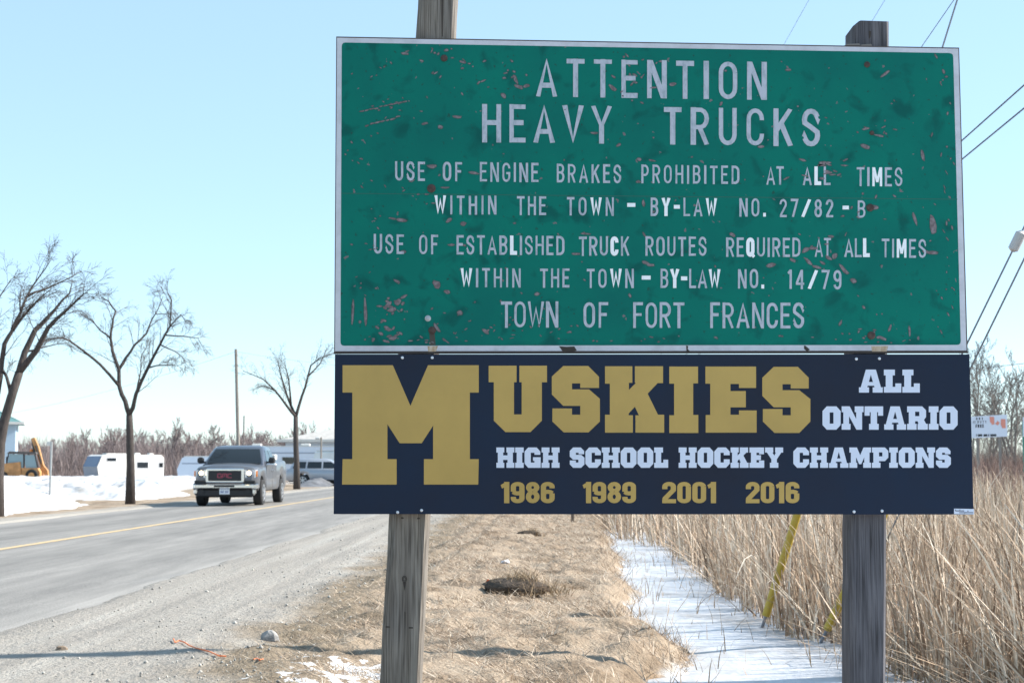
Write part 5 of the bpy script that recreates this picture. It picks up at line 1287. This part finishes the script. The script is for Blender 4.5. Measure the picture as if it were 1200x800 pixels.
w_ = MB().box((ba + 4.6, -.02, 2.2), (1.4, .06, 1.1)).build('window', white_body, br_); MB().box((ba + 4.6, -.06, 2.2), (1.2, .03, .9)).build('pane', glass, w_)

# ================================================================ POLES, WIRES, SMALL SIGNS
pole_wood = mat('pole_wood', (.24, .215, .19), .85, var=.25, vscale=5, stretch=(4, 4, .4))
def utility_pole(label, px, py, Y, r, arms=(), lean=0.0):
    p = at(px, py, Y); b = Vector((p.x + lean, Y, -.6))
    root = thing('utility_pole', label, 'utility pole', b)
    MB().tube([(0, 0, 0), ((p.x - b.x) / 2, 0, (p.z - b.z) / 2), (p.x - b.x, 0, p.z - b.z)], [r, r * .85, r * .7], 12).build('pole', pole_wood, root, smooth=60)
    for (dz, wd) in arms:
        a_ = MB().box((p.x - b.x, -r, p.z - b.z - dz), (wd, .1, .12)).build('crossarm', pole_wood, root)
        m_ = MB()
        for s in (-1, -.4, .4, 1): m_.lathe([(0, .05), (.12, .06), (.2, .03)], (p.x - b.x + s * wd * .46, -r, p.z - b.z - dz + .06), 'z', 8)
        m_.build('insulators', mat('porcelain', (.45, .44, .43), .3), a_)
    return p
P1 = utility_pole('tall leaning utility pole rising behind the pickup truck', 276.5, 409, 118, .17, lean=.45)
P2 = utility_pole('small far utility pole right of the tall leaning one', 286, 487, 240, .16)
# near pole just out of the frame: carries the guys and throws the long shadow
NPX, NPY = 5.0, 10.75
NP = Vector((NPX, NPY, 14.2))
root = thing('utility_pole', 'near utility pole at the marsh, beyond the right border, anchored by the yellow guarded guys', 'utility pole', (NPX, NPY, -1.0))
MB().tube([(0, 0, 0), (0, 0, 8), (0, 0, 15.2)], [.13, .12, .11], 14).build('pole', pole_wood, root, smooth=60)
a_ = MB().box((0, -.16, 14.6), (2.4, .1, .12)).build('crossarm', pole_wood, root)
wire_mat = mat('wire', (.06, .065, .075), .5, .4)
guy_mat = mat('guy_strand', (.20, .21, .23), .45, .6)
def wire(label, a, b, r, sag=0.0, n=14, m=None, name='cable', group=None):
    pts = [Vector(a).lerp(Vector(b), i / n) - Vector((0, 0, sag * 4 * (i / n) * (1 - i / n))) for i in range(n + 1)]
    o = MB().tube([p - Vector(a) for p in pts], r, 6).build(name, m or wire_mat, smooth=True); o.location = a
    return tag(o, label, 'cable', group)
# guys: anchored on the marsh edge, rising to the pole
def guy(label, base_px, via_px, z_anchor, Yp, guard_len, ins=None):
    b = on(*base_px, z_anchor)
    v0 = ray(*via_px)
    # choose the height on the pole so that the strand passes the measured direction
    best = None
    for i in range(60, 1500):
        z = i * .01; e = Vector((NPX, NPY, z)); n_ = (b - Vector((0, 0, CAMZ))).cross(e - Vector((0, 0, CAMZ)))
        q = abs(n_.normalized().dot(v0.normalized()))
        if best is None or q < best[0]: best = (q, z)
    e = Vector((NPX, NPY, best[1])); d = (e - b); L = d.length; d.normalize()
    root = thing('guy_wire', label, 'guy wire', b, group='guy wires of the near pole')
    MB().tube([(0, 0, 0), d * L], .0075, 6).build('strand', guy_mat, root)
    if guard_len: MB().tube([d * .12, d * (guard_len * .5), d * guard_len], [.036, .036, .034], 10).build('guard', mat('yellow_guard', (.46, .32, .035), .5, var=.15, vscale=6), root, smooth=60)
    MB().tube([d * -.15, d * .5], .014, 6).build('anchor_rod', guy_mat, root)
    if ins is not None:
        # strain insulator where the strand crosses the measured pixel row
        t = min((abs((CM.transposed() @ (b + d * s - Vector((0, 0, CAMZ)))).y / -(CM.transposed() @ (b + d * s - Vector((0, 0, CAMZ)))).z * -F + 400 - ins), s) for s in [L * i / 400 for i in range(1, 401)])[1]
        MB().tube([d * (t - .09), d * (t - .07), d * (t + .07), d * (t + .09)], [.012, .042, .042, .012], 10).build('insulator', mat('porcelain', (.45, .44, .43), .3), root, smooth=50)
    return b, e
guy('guy wire with a straight yellow guard, nearest the open ice', (893, 735), (1110, 38), ICE, NPY, 2.35)
guy('guy wire with a yellow guard passing behind the grey post, carrying an insulator', (962, 752), (1168, 332), ICE, NPY, 2.5, ins=283)
guy('lower thin guy wire without insulator, ending behind the navy board', (985, 742), (1170, 365), ICE, NPY, 0)
A = NP
def road_cable(label, X, pix, r):
    """overhead line running along the road at sideways distance X, through the measured pixels"""
    pts = [at(px, py, X * F / (px - 617)) for px, py in pix]; b = pts[0]
    fine_ = []
    for p, q in zip(pts, pts[1:]): fine_ += [p.lerp(q, k / 4) for k in range(4)]
    o = MB().tube([p - b for p in fine_ + [pts[-1]]], r, 6).build('cable', wire_mat, smooth=True); o.location = b
    tag(o, label, 'cable')
road_cable('upper of the two thick cables right of the green sign', 6.6, [(1330, -18), (1200, 100), (1127, 165), (1040, 238), (900, 345), (760, 447), (680, 502), (640, 530)], .011)
road_cable('lower of the two thick cables right of the green sign', 6.6, [(1330, 20), (1200, 127), (1127, 187), (1040, 257), (900, 360), (760, 455), (680, 507), (640, 532)], .011)
road_cable('twisted dark cable crossing above the top right corner of the green sign', 5.4, [(1160, -62), (1118, 0), (1080, 55), (1030, 122), (900, 285), (760, 430), (680, 497), (640, 527)], .0055)
road_cable('faint thin wire above the middle of the green sign', 7.5, [(965, -30), (948, 0), (920, 50), (860, 150), (760, 320), (680, 450), (640, 512)], .0055)
road_cable('faint thin wire just left of the grey post top', 8.2, [(1055, -30), (1037, 0), (1025, 20), (950, 140), (800, 350), (690, 470), (640, 518)], .0055)
wire('thin wire crossing level in front of the bare trees right of the signs', at(1100, 437, 80), at(1260, 419, 60), .014)
wire('faint high wire running left from the tall leaning pole', P1 - Vector((0, 0, .2)), at(-120, 500, 170), .009, 1.2)
wire('faint wire running right from the tall leaning pole', P1 - Vector((0, 0, .2)), at(560, 436, 150), .009, .5)

# --- signpost in the snow
p = at(58, 588, 41.5)
root = thing('sign_post', 'thin grey signpost seen edge-on in the snow beside the backhoe', 'signpost', (p.x, 41.5, .1))
top = at(60.5, 517, 41.5)
MB().tube([(0, 0, -.3), (top.x - p.x, 0, top.z - .1)], .032, 8).build('post', mat('galvanised', (.36, .37, .37), .5, .4), root)
MB().box((top.x - p.x - .09, .05, top.z - .16), (.12, .03, .12), bev=.01).build('sign_plate', white_body, root)
# --- yard lamp
p = at(376.5, 512, 104); root = thing('yard_lamp', 'yard lamp on a thin post in front of the low building', 'lamp post', (p.x, 104, -.3))
MB().tube([(0, 0, 0), (0, 0, p.z + .3)], .06, 8).build('post', pole_wood, root)
MB().tube([(0, 0, p.z + .2), (-.2, 0, p.z + .28)], .04, 6).box((-.25, -.02, p.z + .22), (.34, .26, .18), bev=.05).build('lamp_head', white_body, root)

# --- small billboards on the right
board_white = mat('billboard_white', (.66, .70, .78), .5)
def small_sign(label, px, Y, posts, mpost, tilt=0):
    q = [at(x, y, Y) for x, y in px]; b = Vector((q[3].x, Y, -.35))
    root = thing('small_billboard', label, 'sign', b)
    MB().prism(q, (0, .04, 0)).build('board', board_white, root, off=b)
    for x in posts:
        c = at(x, 500, Y); MB().box((c.x - b.x, .11, (q[0].z + .35) / 2 - .1), (.10, .10, q[0].z + .35 - .2)).build('post', mpost, root)
    return root, b
sr, sb = small_sign('small white billboard with a red flag emblem, in front of the bare trees', [(1137, 488.0), (1180, 485.5), (1180.6, 511.2), (1137.8, 513.2)], 70, (1146, 1172), pole_wood)
ink = mat('ink_black', (.03, .03, .035), .6)
mb = (MB(), MB())
YS = 70 - .012
def wr(t_, x0, x1, yt, yb, s, mbs): word(mbs, t_, x0, x1, yt, yb, yt - .5 * 0, yb, YS, s)
wr('BUY', 1144, 1152, 488.9, 491.8, .24, mb); wr('FREE', 1143.3, 1152.8, 497.0, 500.8, .26, mb)
wr('IT', 1140.5, 1143.2, 493.0, 496, .16, mb); wr('DUTY', 1145.5, 1156, 492.6, 495.6, .16, mb)
for (x0, x1) in ((1144, 1144.8), (1146, 1151), (1152.6, 1157), (1158, 1159.2), (1160.6, 1167.6)):
    flat(mb[0], [[at(x0, 508.6, YS), at(x1, 508.4, YS), at(x1, 510.9, YS), at(x0, 511.2, YS)]])
mb[0].build('lettering', ink, sr, off=sb)
m_ = MB(); salmon = mat('faded_red', (.72, .27, .20), .6)
for pts in ([(1159.6, 488), (1165, 488.2), (1165.4, 497), (1162.6, 497.4), (1160.2, 494)], [(1173, 490.6), (1178.2, 491), (1178.6, 501.4), (1174.8, 501.4), (1172.6, 497)],
            [(1169, 492.0), (1169.8, 494), (1171.4, 494.6), (1170.8, 496.6), (1169.2, 498.2), (1167.6, 497.2), (1166.2, 495.8), (1168, 494.6)]):
    flat(m_, [[at(x, y, YS) for x, y in pts]])
m_.build('flag_emblem', salmon, sr, off=sb)
small_sign('white board cut off by the right border, on green posts', [(1199.0, 488.5), (1232, 487.5), (1232, 511), (1199.2, 511.5)], 70, (1200.2, 1228), mat('green_post', (.05, .22, .17), .6))

# ================================================================ SMALL THINGS ON THE GROUND
def lump(name, label, cat, pos, size, seed, m, n=14, sink=.25):
    rnd = random.Random(seed); mb = MB(); rings = []
    for i in range(1, 7):
        a = math.pi * i / 7; rr = []
        for k in range(n):
            t = 2 * math.pi * k / n; q = 1 + rnd.uniform(-.28, .25)
            rr.append(Vector((size[0] * math.sin(a) * math.cos(t) * q, size[1] * math.sin(a) * math.sin(t) * q, -size[2] * math.cos(a) * (1 + rnd.uniform(-.15, .15)))))
        rings.append(rr)
    mb.loft(rings); o = mb.build(name, m, smooth=28 if 'rock' in name else True); o.location = (pos[0], pos[1], pos[2] + size[2] * (1 - sink) * .4)
    return tag(o, label, cat)
def gpt(px, py):
    z = 0.0
    for _ in range(12):
        p = on(px, py, z); z = .5 * z + .5 * float(zground(np.array([p.x]), np.array([p.y]))[0])
    p = on(px, py, z); return p
rockm = mat('rock', (.30, .29, .28), .9, var=.35, vscale=14, bump=.5)
lump('rock', 'largest grey rock on the gravel shoulder, on the line of the long shadow', 'rock', gpt(316, 750), (.065, .05, .055), 1, rockm)
lump('rock', 'small brown stone near the left border beside the long shadow', 'rock', gpt(72, 761), (.035, .03, .022), 2, mat('brown_rock', (.24, .18, .13), .9, var=.3, vscale=14))
# grass clods
sod = mat('sod', (.075, .055, .04), .95, var=.4, vscale=20, bump=.8)
def clod(label, px, py, w_, h_, seed, nb):
    p = gpt(px, py); root = thing('grass_clump', label, 'grass clump', p)
    o = lump('soil', None, None, (0, 0, 0), (w_ * .5, w_ * .36, h_ * .62), seed, sod, sink=.0); o.parent = root
    n_ = nb; x = rng.normal(w_ * .22, w_ * .30, n_); y = rng.normal(0, w_ * .24, n_)
    b_ = blades('grass_blades', np.stack([x, y, np.clip(h_ * .8 * (1 - (x / w_ * 2) ** 2 - (y / w_ * 2.6) ** 2), -.02, 1)], -1), rng.uniform(.3, .95, n_) * h_ * (1 + .5 * (x > w_ * .15)), rng.uniform(.004, .008, n_), rng.uniform(0, 6.28, n_), rng.uniform(.25, .97, n_), rng.random(n_) * .4, rng.random(n_) * .3, 3, mat('clump_blade', (.30, .215, .13), .85, island=.4))
    b_.parent = root
    for o in (root,): pass
    return root
r1 = clod('biggest dark dead grass clump, in the middle of the straw bank', 603, 693, .64, .17, 3, 620)
r2 = clod('smaller dark clod farther up the straw bank, near the navy board', 620, 628, .42, .12, 4, 300)
p = gpt(671, 611); root = thing('wooden_stake', 'short wooden stake below the middle of the navy board', 'stake', p)
MB().box((0, 0, .1), (.07, .05, .5), bev=.008).build('stake', mat('stake_wood', (.17, .13, .10), .9), root)
root['category'] = 'stake'
p = gpt(591, 661); o = MB().add([(-.06, 0, .01), (0, -.03, .05), (.07, -.01, .02), (.05, .04, .06), (-.03, .05, .04), (.0, .01, .0)], [(0, 1, 5), (1, 2, 5), (2, 3, 5), (3, 4, 5), (4, 0, 5), (1, 2, 3), (1, 3, 4), (0, 1, 4)]).build('paper_litter', mat('paper', (.75, .75, .80), .7)); o.location = p
tag(o, 'crumpled white litter on the straw bank beyond the grass clump', 'litter')
p = gpt(572, 688); o = MB().add([(-.03, 0, .05), (0, -.02, .09), (.04, -.01, .06), (.02, .02, .05)], [(0, 1, 2), (0, 2, 3), (0, 3, 1), (1, 2, 3)]).build('orange_litter', mat('orange_scrap', (.7, .13, .03), .6)); o.location = p
tag(o, 'orange scrap caught on the left end of the big grass clump', 'litter')
tw = mat('orange_twine', (.75, .20, .07), .7)
def twine(label, pp):
    pts = [gpt(x, y) + Vector((0, 0, .012)) for x, y in pp]; b = pts[0]
    o = MB().tube([q - b for q in pts], .0045, 5).build('orange_twine', tw); o.location = b; tag(o, label, 'twine')
twine('longest piece of orange twine on the gravel shoulder, crossing the long shadow', [(203, 750), (205, 754), (210, 752), (216, 754), (222, 758), (230, 761), (245, 765), (256, 770), (265, 771)])
twine('short bright piece of orange twine right of the longer one', [(297, 774), (301, 773), (304, 775), (308, 774)])
